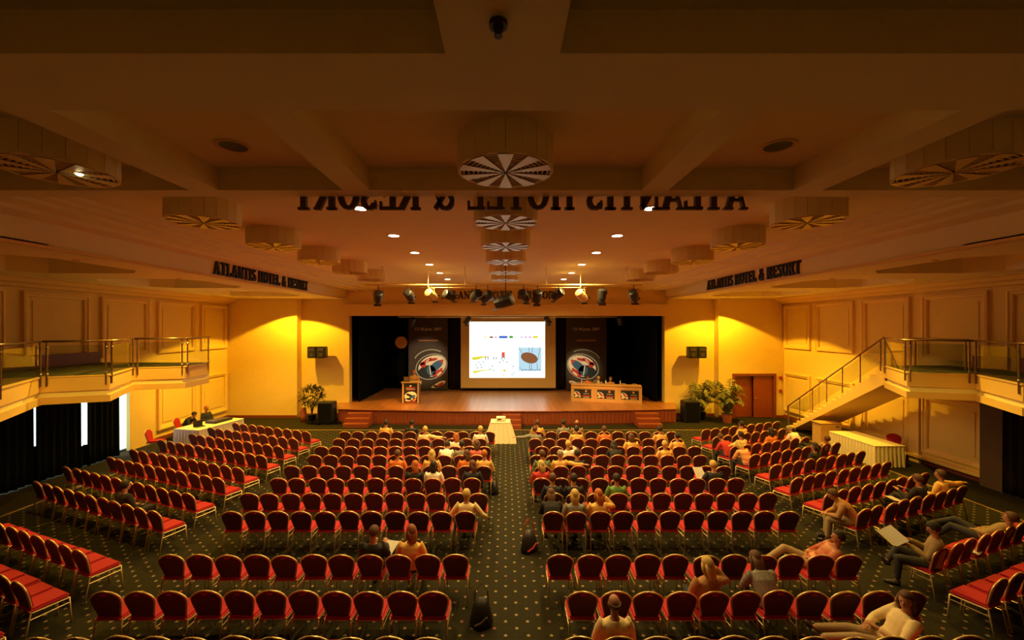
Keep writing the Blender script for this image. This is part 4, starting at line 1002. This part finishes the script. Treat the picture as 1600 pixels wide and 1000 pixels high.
def mk(**k): d_ = dict(BASE); d_.update(k); return d_
POSES = {
 'upright': mk(),
 'broad': mk(elL=V(-.33, -.03, .74), elR=V(.35, -.03, .74), wrL=V(-.3, .2, .64), wrR=V(.44, .14, .62)),
 'turned': mk(yaw=35, pitch=-5),
 'turnedl': mk(yaw=-30, wrL=V(-.1, .28, .7)),
 'armright': mk(elR=V(.42, -.14, .93), wrR=V(.68, -.2, .95), yaw=10),
 'armleft': mk(elL=V(-.42, -.14, .93), wrL=V(-.68, -.2, .95)),
 'forward': mk(waist=V(0, .03, .68), chest=V(0, .13, .82), neck=V(0, .25, .94), head=V(0, .34, 1.06), pitch=-30, shL=V(-.175, .19, .89), shR=V(.175, .19, .89), elL=V(-.24, .28, .66), elR=V(.24, .28, .66), wrL=V(-.06, .46, .62), wrR=V(.06, .46, .62)),
 'read': mk(pitch=-28, elL=V(-.25, .05, .72), elR=V(.25, .05, .72), wrL=V(-.13, .3, .84), wrR=V(.13, .3, .84), kneeR=V(.06, .45, .64), ankR=V(-.12, .6, .42)),
 'recline': mk(pelvis=V(0, .1, .52), waist=V(0, 0, .62), chest=V(0, -.13, .77), neck=V(0, -.23, .92), head=V(0, -.26, 1.08), pitch=8, hipL=V(-.09, .12, .53), hipR=V(.09, .12, .53), shL=V(-.175, -.2, .88), shR=V(.175, -.2, .88),
               elL=V(-.28, -.02, .70), elR=V(.28, -.02, .70), wrL=V(-.1, .2, .66), wrR=V(.1, .2, .66), kneeL=V(-.14, .55, .6), kneeR=V(.06, .56, .7), ankL=V(-.16, .85, .2), ankR=V(-.14, .9, .5)),
 'legsup': mk(pelvis=V(0, .05, .52), waist=V(0, -.04, .65), chest=V(0, -.12, .82), neck=V(0, -.17, .98), head=V(0, -.16, 1.14), hipL=V(-.09, .07, .53), hipR=V(.09, .07, .53), shL=V(-.175, -.16, .93), shR=V(.175, -.16, .93),
              elL=V(-.26, .06, .72), elR=V(.26, .06, .72), wrL=V(-.08, .24, .78), wrR=V(.08, .26, .72), kneeL=V(-.1, .5, .62), kneeR=V(.12, .5, .6), ankL=V(-.08, .92, .56), ankR=V(.12, .92, .56), yaw=40),
 'handhead': mk(elR=V(.34, .0, .9), wrR=V(.14, .06, 1.12), pitch=-10, yaw=15),
 'stand': mk(pelvis=V(0, 0, .95), waist=V(0, .01, 1.1), chest=V(0, .02, 1.28), neck=V(0, .02, 1.46), head=V(0, .04, 1.62), pitch=-20, hipL=V(-.09, 0, .93), hipR=V(.09, 0, .93), kneeL=V(-.1, .03, .5), kneeR=V(.1, .03, .5), ankL=V(-.11, 0, .09), ankR=V(.11, 0, .09),
             shL=V(-.18, .01, 1.4), shR=V(.18, .01, 1.4), elL=V(-.26, .08, 1.13), elR=V(.26, .08, 1.13), wrL=V(-.14, .3, 1.15), wrR=V(.14, .3, 1.15)),
}
def head_m(p):
    return Matrix.Translation(p['head']) @ Matrix.Rotation(R(p['yaw']), 4, 'Z') @ Matrix.Rotation(R(p['pitch']), 4, 'X')
def hand(bm, w, e):
    d_ = (w - e).normalized(); sd = d_.cross(V(0, 0, 1)); sd = sd.normalized() if sd.length > .1 else V(1, 0, 0); dn = sd.cross(d_).normalized()
    inner = sd if (sd.x * w.x < 0) else -sd
    pa = w + d_ * .085; loft(bm, [w - d_ * .01, w + d_ * .03, pa], [(.024, .02), (.04, .015), (.04, .013)], right=sd, n=8)
    dn = -dn if dn.z > 0 else dn
    for i, (o_, L) in enumerate(((-.030, .062), (-.010, .074), (.010, .07), (.030, .054))):
        b0 = pa - d_ * .012 + sd * o_; b1 = b0 + d_ * L * .5 + dn * .006 + sd * o_ * .15; b2 = b1 + d_ * L * .42 + dn * .024
        loft(bm, [b0, b1, b2], [.0095, .009, .0075], n=6)
    t0 = w + d_ * .025 + inner * .03; loft(bm, [t0, t0 + inner * .025 + d_ * .03, t0 + inner * .03 + d_ * .062 + dn * .01], [.012, .0105, .0085], n=6)
def build_person(p):
    bm = bmesh.new()
    loft(bm, [p['pelvis'] - V(0, 0, .05), p['pelvis'], p['waist'], p['chest'], p['chest'].lerp(p['neck'], .62), p['neck'] - V(0, 0, .005)], [(.13, .09), (.155, .11), (.13, .095), (.155, .11), (.15, .085), (.06, .055)], n=14)
    loft(bm, [p['neck'] - V(0, 0, .04), p['neck'].lerp(p['head'], .75)], [.056, .052], n=10)
    Mh = head_m(p)
    ball(bm, (0, 0, 0), 1, 14, 10, mtx=Mh @ Matrix.Translation((0, -.005, .02)) @ Matrix.Diagonal((.076, .096, .098, 1)))
    ball(bm, (0, 0, 0), 1, 12, 8, mtx=Mh @ Matrix.Translation((0, .022, -.045)) @ Matrix.Diagonal((.056, .066, .072, 1)))
    ball(bm, (0, 0, 0), 1, 6, 5, mtx=Mh @ Matrix.Translation((0, .094, -.015)) @ Matrix.Diagonal((.013, .02, .026, 1)))
    for s in (-1, 1): ball(bm, (0, 0, 0), 1, 6, 5, mtx=Mh @ Matrix.Translation((s * .079, -.003, -.005)) @ Matrix.Diagonal((.011, .02, .032, 1)))
    for s in 'LR':
        sh_, el, wr = p['sh' + s], p['el' + s], p['wr' + s]
        loft(bm, [p['chest'].lerp(sh_, .5), sh_, sh_.lerp(el, .4), el, el.lerp(wr, .3), wr], [.06, .058, .047, .038, .040, .025], n=10); ball(bm, el, .039); hand(bm, wr, el)
        hp, kn, an = p['hip' + s], p['knee' + s], p['ank' + s]
        loft(bm, [hp, hp.lerp(kn, .4), kn], [.088, .078, .056], n=10); ball(bm, kn, .057)
        loft(bm, [kn, kn.lerp(an, .3), an], [.052, .055, .036], n=10)
        ft = V(0, 1, 0) if an.z < .3 else V(0, .6, .8); ft = (ft - (an - kn).normalized() * .0)
        loft(bm, [an + V(0, -.03, -.05), an + ft * .15 + V(0, 0, -.06)], [(.034, .03), (.03, .018)], n=8)
    body = remesh(bm, .0095, 'body', 2)
    bm = bmesh.new()
    loft(bm, [p['pelvis'] - V(0, 0, .01), p['pelvis'] + V(0, 0, .05), p['waist'], p['chest'], p['chest'].lerp(p['neck'], .6), p['neck'] - V(0, 0, .012)], [(.182, .14), (.184, .142), (.170, .13), (.188, .14), (.180, .11), (.082, .075)], n=14)
    for s in 'LR':
        sh_, el, wr = p['sh' + s], p['el' + s], p['wr' + s]
        loft(bm, [p['chest'].lerp(sh_, .5), sh_, sh_.lerp(el, .4), el, el.lerp(wr, .5), el.lerp(wr, .9)], [.075, .080, .070, .060, .054, .042], n=10)
    shirt = remesh(bm, .014, 'shirt', 4)
    bm = bmesh.new()
    loft(bm, [p['pelvis'] - V(0, 0, .07), p['pelvis'], p['pelvis'].lerp(p['waist'], .5)], [(.15, .10), (.172, .125), (.16, .118)], n=12)
    for s in 'LR':
        hp, kn, an = p['hip' + s], p['knee' + s], p['ank' + s]
        loft(bm, [hp, hp.lerp(kn, .4), kn], [.100, .092, .070], n=10); ball(bm, kn, .070); loft(bm, [kn, kn.lerp(an, .4), kn.lerp(an, .95)], [.068, .062, .052], n=10)
    trs = remesh(bm, .015, 'trousers', 4)
    shoes = []
    for s in 'LR':
        kn, an = p['knee' + s], p['ank' + s]; ft = V(0, 1, 0) if an.z < .3 else V(0, .6, .8)
        bm = bmesh.new(); loft(bm, [an + V(0, -.055, -.045), an + V(0, 0, -.045), an + ft * .1 + V(0, 0, -.06), an + ft * .19 + V(0, 0, -.068)], [(.036, .04), (.044, .05), (.045, .034), (.032, .022)], n=10)
        o_ = obj('shoe', bm, M_blackmetal, smooth=True); shoes.append(o_.data); bpy.data.objects.remove(o_)
    return dict(body=body, shirt=shirt, trousers=trs, shoes=shoes, head=head_m(p))
PB = {}
def pose(n):
    if n not in PB: PB[n] = build_person(POSES[n])
    return PB[n]
def hair_mesh(kind):
    bm = bmesh.new()
    vs = ball(bm, (0, -.012, .03), (.090, .108, .106), 18, 14)
    for v in vs:
        c_ = v.co
        if kind == 'bald':
            if c_.z > .0: c_.x *= .93; c_.z = min(c_.z, .03); c_.y = min(c_.y, .0) if c_.z > -.0 else c_.y
        if c_.y > .03 and c_.z < .065: c_.y *= .72; c_.x *= .84
        if c_.z < -.03 and kind != 'long': c_.x *= .9; c_.y *= .95
        c_ += Vector((math.sin(c_.x * 90) , math.sin(c_.y * 80), math.sin(c_.z * 70))) * .0025
    if kind == 'long':
        loft(bm, [(0, -.05, .04), (0, -.075, -.06), (0, -.085, -.16), (0, -.07, -.2)], [(.084, .05), (.088, .045), (.075, .035), (.045, .02)], n=12)
        for s in (-1, 1): loft(bm, [(s * .07, 0, .04), (s * .085, -.01, -.05), (s * .075, -.02, -.13)], [.03, .028, .015], n=8)
    o_ = obj('hair', bm, M_dark, smooth=True); me = o_.data; bpy.data.objects.remove(o_); return me
HAIR = {k: hair_mesh(k) for k in ('short', 'long', 'bald')}
bm = bmesh.new()
for s in (-1, 1): ball(bm, (s * .03, .083, .012), (.011, .007, .006), 8, 6)
o_ = obj('eyes', bm, mat('eye_dark', (.05, .03, .02), .3, lin_rgb=True)); EY = o_.data; bpy.data.objects.remove(o_)
bm = bmesh.new(); ball(bm, (0, .085, -.062), (.022, .008, .006), 8, 5); o_ = obj('mouth', bm, mat('lips', (.35, .10, .07), .6, lin_rgb=True)); MO = o_.data; bpy.data.objects.remove(o_)
SKIN = mat('skin', (.42, .19, .10), .55, lin_rgb=True); M_trs = mat('trousers_dark', (.03, .028, .03), .8, lin_rgb=True); M_trk = mat('trousers_khaki', (.36, .26, .13), .8, lin_rgb=True); M_shoe = mat('shoe_leather', (.03, .02, .015), .5, lin_rgb=True)
HC = {'blond': (.55, .38, .11), 'brown': (.10, .042, .018), 'dark': (.018, .012, .009), 'auburn': (.24, .07, .02), 'grey': (.30, .24, .17), 'ginger': (.42, .12, .02)}
CC = {'cream': (.78, .62, .32), 'yellow': (.75, .45, .12), 'white': (.85, .80, .68), 'orange': (.68, .18, .03), 'red': (.55, .04, .03), 'black': (.015, .014, .014), 'grey': (.24, .24, .19), 'green': (.12, .26, .06), 'tan': (.30, .20, .085), 'navy': (.02, .022, .035), 'beige': (.40, .20, .07), 'pink': (.62, .14, .12)}
def setm(o_, m_): o_.material_slots[0].link = 'OBJECT'; o_.material_slots[0].material = m_
def person(x, y, rz, pz, hair, hc, cloth, label, z=0, khaki=False, grp='seated audience'):
    P_ = pose(pz); t = thing('person', label, 'person', (x, y, z), rz, grp)
    if pz == 'stand': t['group'] = 'speakers and technicians'
    b_ = inst('body', P_['body'], t); b_.data.materials.clear() if False else None
    if not P_['body'].materials: P_['body'].materials.append(SKIN)
    for k, m_ in (('shirt', None), ('trousers', M_trk if khaki else M_trs)):
        if not P_[k].materials: P_[k].materials.append(M_trs)
        q = inst(k, P_[k], t)
        if k == 'shirt': m_ = cloth if not isinstance(cloth, str) else mat('cloth_' + cloth, CC[cloth], .85, noise=.12, scale=14, lin_rgb=True)
        setm(q, m_)
    for s in P_['shoes']: setm(inst('shoe', s, t), M_shoe)
    hm = P_['head']; h_ = inst('hair', HAIR[hair], t, mtx=hm); setm(h_, mat('hair_' + hc, HC[hc], .7, noise=.3, scale=60, lin_rgb=True))
    inst('eyes', EY, t, mtx=hm); inst('mouth', MO, t, mtx=hm)
    return t
allch = chairs; used = set()
# head-top pixel, pose, hair style, hair colour, clothing, label, options
PEOPLE = [
 (599, 657, 'upright', 'short', 'dark', 'yellow', 'person with dark hair and yellow shirt alone in the front row, window side'),
 (641, 659, 'upright', 'short', 'dark', 'black', 'person in black with dark hair sitting in the front row, window side'),
 (664, 667, 'armright', 'short', 'blond', 'cream', 'blond person in cream shirt resting an arm on the next chair back'),
 (708, 671, 'turned', 'long', 'ginger', 'white', 'ginger-haired person in white near the skirted projector table'),
 (754, 666, 'turned', 'short', 'blond', 'white', 'blond person in white shirt just beside the cloth-covered projector table'),
 (712, 681, 'forward', 'short', 'dark', 'white', 'dark-haired person in white bending forward in the third row'),
 (719, 689, 'upright', 'short', 'dark', 'grey', 'black-haired person in grey shirt seen from behind, window-side middle block'),
 (755, 682, 'upright', 'long', 'brown', 'pink', 'brown-haired person in pink-red top at the centre aisle end'),
 (748, 692, 'upright', 'short', 'ginger', 'yellow', 'ginger-haired person in yellow shirt at the aisle, window-side middle block'),
 (691, 695, 'upright', 'long', 'blond', 'yellow', 'long-haired blond person in yellow top, window-side middle block'),
 (733, 706, 'turned', 'long', 'brown', 'orange', 'long dark-haired person in orange close to the centre aisle'),
 (649, 710, 'turned', 'long', 'ginger', 'black', 'ginger-haired person in sleeveless black top, window-side middle block'),
 (617, 706, 'upright', 'short', 'brown', 'orange', 'brown-haired person in bright orange shirt, window-side middle block'),
 (675, 711, 'upright', 'long', 'dark', 'white', 'person with long black hair and white top, window-side middle block'),
 (741, 722, 'turned', 'long', 'brown', 'navy', 'brown-haired person in dark top at the aisle end of a middle row'),
 (727, 763, 'broad', 'short', 'blond', 'cream', 'broad blond man in cream shirt at the aisle end, elbow out'),
 (576, 820, 'read', 'short', 'brown', 'black', 'short-haired man in black jacket beside a white sheet of paper'),
 (645, 813, 'turned', 'long', 'auburn', 'yellow', 'auburn-haired woman in pale yellow blouse beside the man in black'),
 (835, 664, 'armleft', 'short', 'brown', 'grey', 'person in grey-green top leaning an arm into the centre aisle'),
 (843, 659, 'upright', 'short', 'brown', 'yellow', 'person in yellow shirt at the aisle end of the front row, stair side'),
 (881, 658, 'upright', 'short', 'dark', 'grey', 'dark-haired person in grey shirt in the front row, stair side'),
 (905, 659, 'upright', 'bald', 'brown', 'tan', 'balding person in tan shirt in the front row, stair side'),
 (905, 669, 'upright', 'short', 'dark', 'yellow', 'dark-haired person in yellow shirt, second row, stair side'),
 (944, 660, 'upright', 'short', 'brown', 'orange', 'brown-haired person in orange top in the front row, stair side'),
 (879, 682, 'handhead', 'short', 'blond', 'white', 'blond person in white shirt with a raised hand near the aisle'),
 (986, 680, 'upright', 'long', 'brown', 'yellow', 'long brown-haired person in yellow and red, stair-side middle block'),
 (963, 684, 'forward', 'long', 'dark', 'black', 'person all in black bending low, third row, stair-side middle block'),
 (1032, 666, 'upright', 'short', 'dark', 'yellow', 'dark-haired person in yellow shirt, second row, far from centre aisle'),
 (1054, 679, 'turned', 'short', 'dark', 'yellow', 'dark-haired person in yellow shirt, head turned, third row'),
 (1043, 694, 'upright', 'short', 'blond', 'yellow', 'blond person in pale yellow shirt, stair-side middle block'),
 (851, 705, 'upright', 'short', 'brown', M_greystripe, 'brown-haired person in green striped shirt by the centre aisle'),
 (888, 702, 'armright', 'short', 'grey', 'yellow', 'grey-haired man in yellow shirt with arm stretched over empty chairs'),
 (898, 696, 'turned', 'short', 'dark', 'black', 'dark-haired person in black seated ahead of the stretched arm'),
 (838, 721, 'turned', 'long', 'blond', 'red', 'blond person in red leaning towards the centre aisle'),
 (846, 727, 'upright', 'short', 'brown', 'navy', 'brown-haired person in dark jacket at the aisle end, stair side'),
 (867, 745, 'forward', 'long', 'brown', 'black', 'brown-haired person in black and white near the aisle, leaning'),
 (906, 746, 'upright', 'short', 'dark', 'black', 'dark-haired man in dark jacket, two seats from the green shirt'),
 (872, 768, 'upright', 'long', 'blond', 'grey', 'blond-haired person in grey-green jacket beside the red and black backpack'),
 (893, 766, 'handhead', 'long', 'ginger', 'yellow', 'ginger-haired person in yellow top with raised hand'),
 (963, 740, 'upright', 'short', 'dark', 'green', 'black-haired person in green shirt with a dark strap'),
 (1108, 717, 'read', 'short', 'blond', 'navy', 'blond person in dark jacket holding up a white sheet'),
 (1149, 655, 'upright', 'short', 'dark', 'yellow', 'dark-haired person in yellow in front of the double door'),
 (1117, 668, 'forward', 'short', 'brown', 'red', 'brown-haired person in bright red bending over, outer block'),
 (1153, 676, 'armleft', 'short', 'dark', 'cream', 'dark-haired man in cream shirt turned on the aisle chair'),
 (1170, 690, 'forward', 'long', 'blond', M_stripecloth, 'blond person in red and yellow stripes bending forward'),
 (1223, 671, 'upright', 'long', 'dark', 'orange', 'person with long black hair and orange top, outer block'),
 (1244, 660, 'forward', 'short', 'grey', 'white', 'grey-haired person in white shirt at the foot of the stairs'),
 (1261, 666, 'recline', 'short', 'brown', 'tan', 'brown-haired person in tan leaning back below the staircase'),
 (1280, 694, 'turned', 'long', 'dark', 'black', 'person with long black hair in black near the skirted side table'),
 (1313, 758, 'forward', 'short', 'brown', 'beige', 'brown-haired man in beige shirt bent over his lap, aisle chair'),
 (1450, 746, 'read', 'short', 'brown', 'black', 'brown-haired person in black looking down at white papers'),
 (1490, 741, 'armright', 'short', 'brown', 'yellow', 'person in pale yellow shirt with arm spread over chair backs'),
 (1562, 788, 'recline', 'short', 'brown', 'tan', 'man in olive shirt lying back with hands at his chest'),
 (960, 941, 'upright', 'bald', 'brown', 'cream', 'bald man in cream shirt in the row closest to the camera'),
 (1098, 866, 'handhead', 'long', 'blond', 'beige', 'wavy-haired blond woman in beige jacket'),
 (1210, 871, 'forward', 'long', 'brown', M_floral, 'long brown-haired woman in black and white floral dress'),
 (220, 738, 'upright', 'short', 'dark', 'black', 'dark-haired person in black alone in the window-side outer block'),
]
for (u, v, pz, hs, hc, cl, lab) in PEOPLE:
    d = 2333 / (v - 510); x = (u - 790) * d / 650
    best = min((c for c in allch if id(c) not in used), key=lambda c: (c['x'] - x) ** 2 + ((c['y'] - d) * .8) ** 2)
    if lab.startswith('auburn'): person(x, d - .1, 0, pz, hs, hc, cl, lab); continue
    used.add(id(best)); c = best
    ca, sa = math.cos(c['rz']), math.sin(c['rz'])
    rz = c['rz']
    if 'bent over his lap' in lab: rz = R(60)
    person(c['x'] + sa * .03, c['y'] - ca * .03, rz, pz, hs, hc, cl, lab, .006, khaki=('beige shirt' in lab))
# individually posed people at the lower frame edge
person(7.85, 7.68, R(48), 'read', 'short', 'dark', 'tan', 'dark-haired man in tan shirt reading an open white magazine', .006)
person(5.80, 7.66, R(68), 'recline', 'short', 'dark', M_checkcloth, 'dark-haired man in checked orange shirt lounging sideways, khaki legs crossed', .006, khaki=True)
person(5.35, 5.75, R(80), 'legsup', 'long', 'brown', 'cream', 'brown-haired person in cream clothes with legs up across chairs', .006, khaki=True)
# stage and table people
SG = 'speakers and technicians'
person(-5.1, 23.35, R(180), 'stand', 'short', 'ginger', 'beige', 'speaker in light shirt standing behind the lectern', .73)
person(4.75, 24.1, R(180), 'turned', 'short', 'brown', 'orange', 'panel speaker in orange-brown at the desk close to the screen', .73, grp=SG)
person(5.35, 23.95, R(170), 'handhead', 'short', 'blond', 'tan', 'panel speaker in tan in the middle of the desk', .73, grp=SG)
person(6.0, 23.75, R(185), 'turnedl', 'short', 'brown', 'beige', 'panel speaker in beige next to the empty red chairs', .73, grp=SG)
person(-13.95, 18.15, R(-85), 'forward', 'short', 'dark', 'black', 'technician in black leaning over the control table', 0, grp=SG)
person(-13.55, 18.9, R(-100), 'upright', 'short', 'ginger', 'navy', 'second technician behind the one in black at the control table', 0, grp=SG)

# ================================================================== SMALL THINGS
def sheet(x, y, z, w, l, rot, label, bent=False, cat='paper'):
    t = thing('paper_sheet', label, cat, (x, y, z)); t.rotation_euler = rot
    bm = bmesh.new(); n = 6; g = []
    for i in range(n + 1):
        u = i / n - .5; zz = abs(u) * .2 * (1 if bent else .1)
        g.append([bm.verts.new((u * w, s * l / 2, zz)) for s in (-1, 1)])
    for a, b in zip(g, g[1:]): bm.faces.new([a[0], b[0], b[1], a[1]])
    bmesh.ops.solidify(bm, geom=bm.faces[:], thickness=.004)
    obj('page', bm, M_paper, t)
sheet(-2.15, 7.72, .82, .24, .32, (R(18), 0, R(-15)), 'white sheet of paper held beside the man in black jacket')
sheet(7.22, 7.85, .93, .48, .34, (R(30), 0, R(18)), 'open white magazine in the hands of the man in tan shirt', True, 'magazine')
sheet(5.28, 11.35, .93, .26, .34, (R(38), 0, 0), 'white sheet held up by the blond person in dark jacket')
sheet(9.45, 10.15, .72, .36, .25, (R(10), R(12), R(20)), 'white papers on the lap beside the person in black')
sheet(8.95, 8.0, .60, .34, .25, (0, 0, R(25)), 'pale folded papers lying on an empty chair behind the reader')
sheet(-8.55, 10.6, .56, .3, .22, (R(15), 0, R(20)), 'white paper lying on a chair in the window-side outer block')
def bag(x, y, rz, label, col, col2, s=1.0):
    t = thing('shoulder_bag', label, 'bag', (x, y, .006), rz)
    bm = bmesh.new(); loft(bm, [(0, 0, 0), (0, 0, .05), (0, .02, .28 * s), (0, .04, .42 * s)], [(.17 * s, .11 * s), (.20 * s, .13 * s), (.15 * s, .10 * s), (.06 * s, .03)], n=12)
    obj('bag_body', bm, col, t, smooth=True)
    bm = bmesh.new(); loft(bm, [(-.12 * s, 0, .3 * s), (-.1 * s, .03, .55 * s), (0, .05, .66 * s), (.1 * s, .03, .55 * s), (.12 * s, 0, .3 * s)], .012, n=6); obj('strap', bm, col2, t)
    bm = bmesh.new(); loft(bm, [(-.1 * s, -.12 * s, .06), (0, -.145 * s, .12 * s), (.1 * s, -.12 * s, .2 * s)], (.02), n=6); obj('pocket_piping', bm, col2, t)
bag(-.40, 6.85, 0, 'black shoulder bag hanging by the aisle chair of a near row', M_blackmetal, mat('olive_strap', (.1, .08, .04), .7, lin_rgb=True), 1.0)
bag(.52, 9.1, R(25), 'black backpack with red trim on the carpet at the centre aisle', M_blackmetal, P_red, 1.05)
bag(-.35, 12.2, 0, 'small dark bag standing beside the aisle end of a middle row', M_blackmetal, M_blackmetal, .8)
bag(6.6, 8.7, R(20), 'dark bag lying on the carpet behind the man in checked shirt', M_blackmetal, M_blackmetal, .9)
for nm in list(bpy.data.objects):
    pass
print('objects', len(bpy.data.objects), 'detailed', len(DET), 'far', len(FAR))
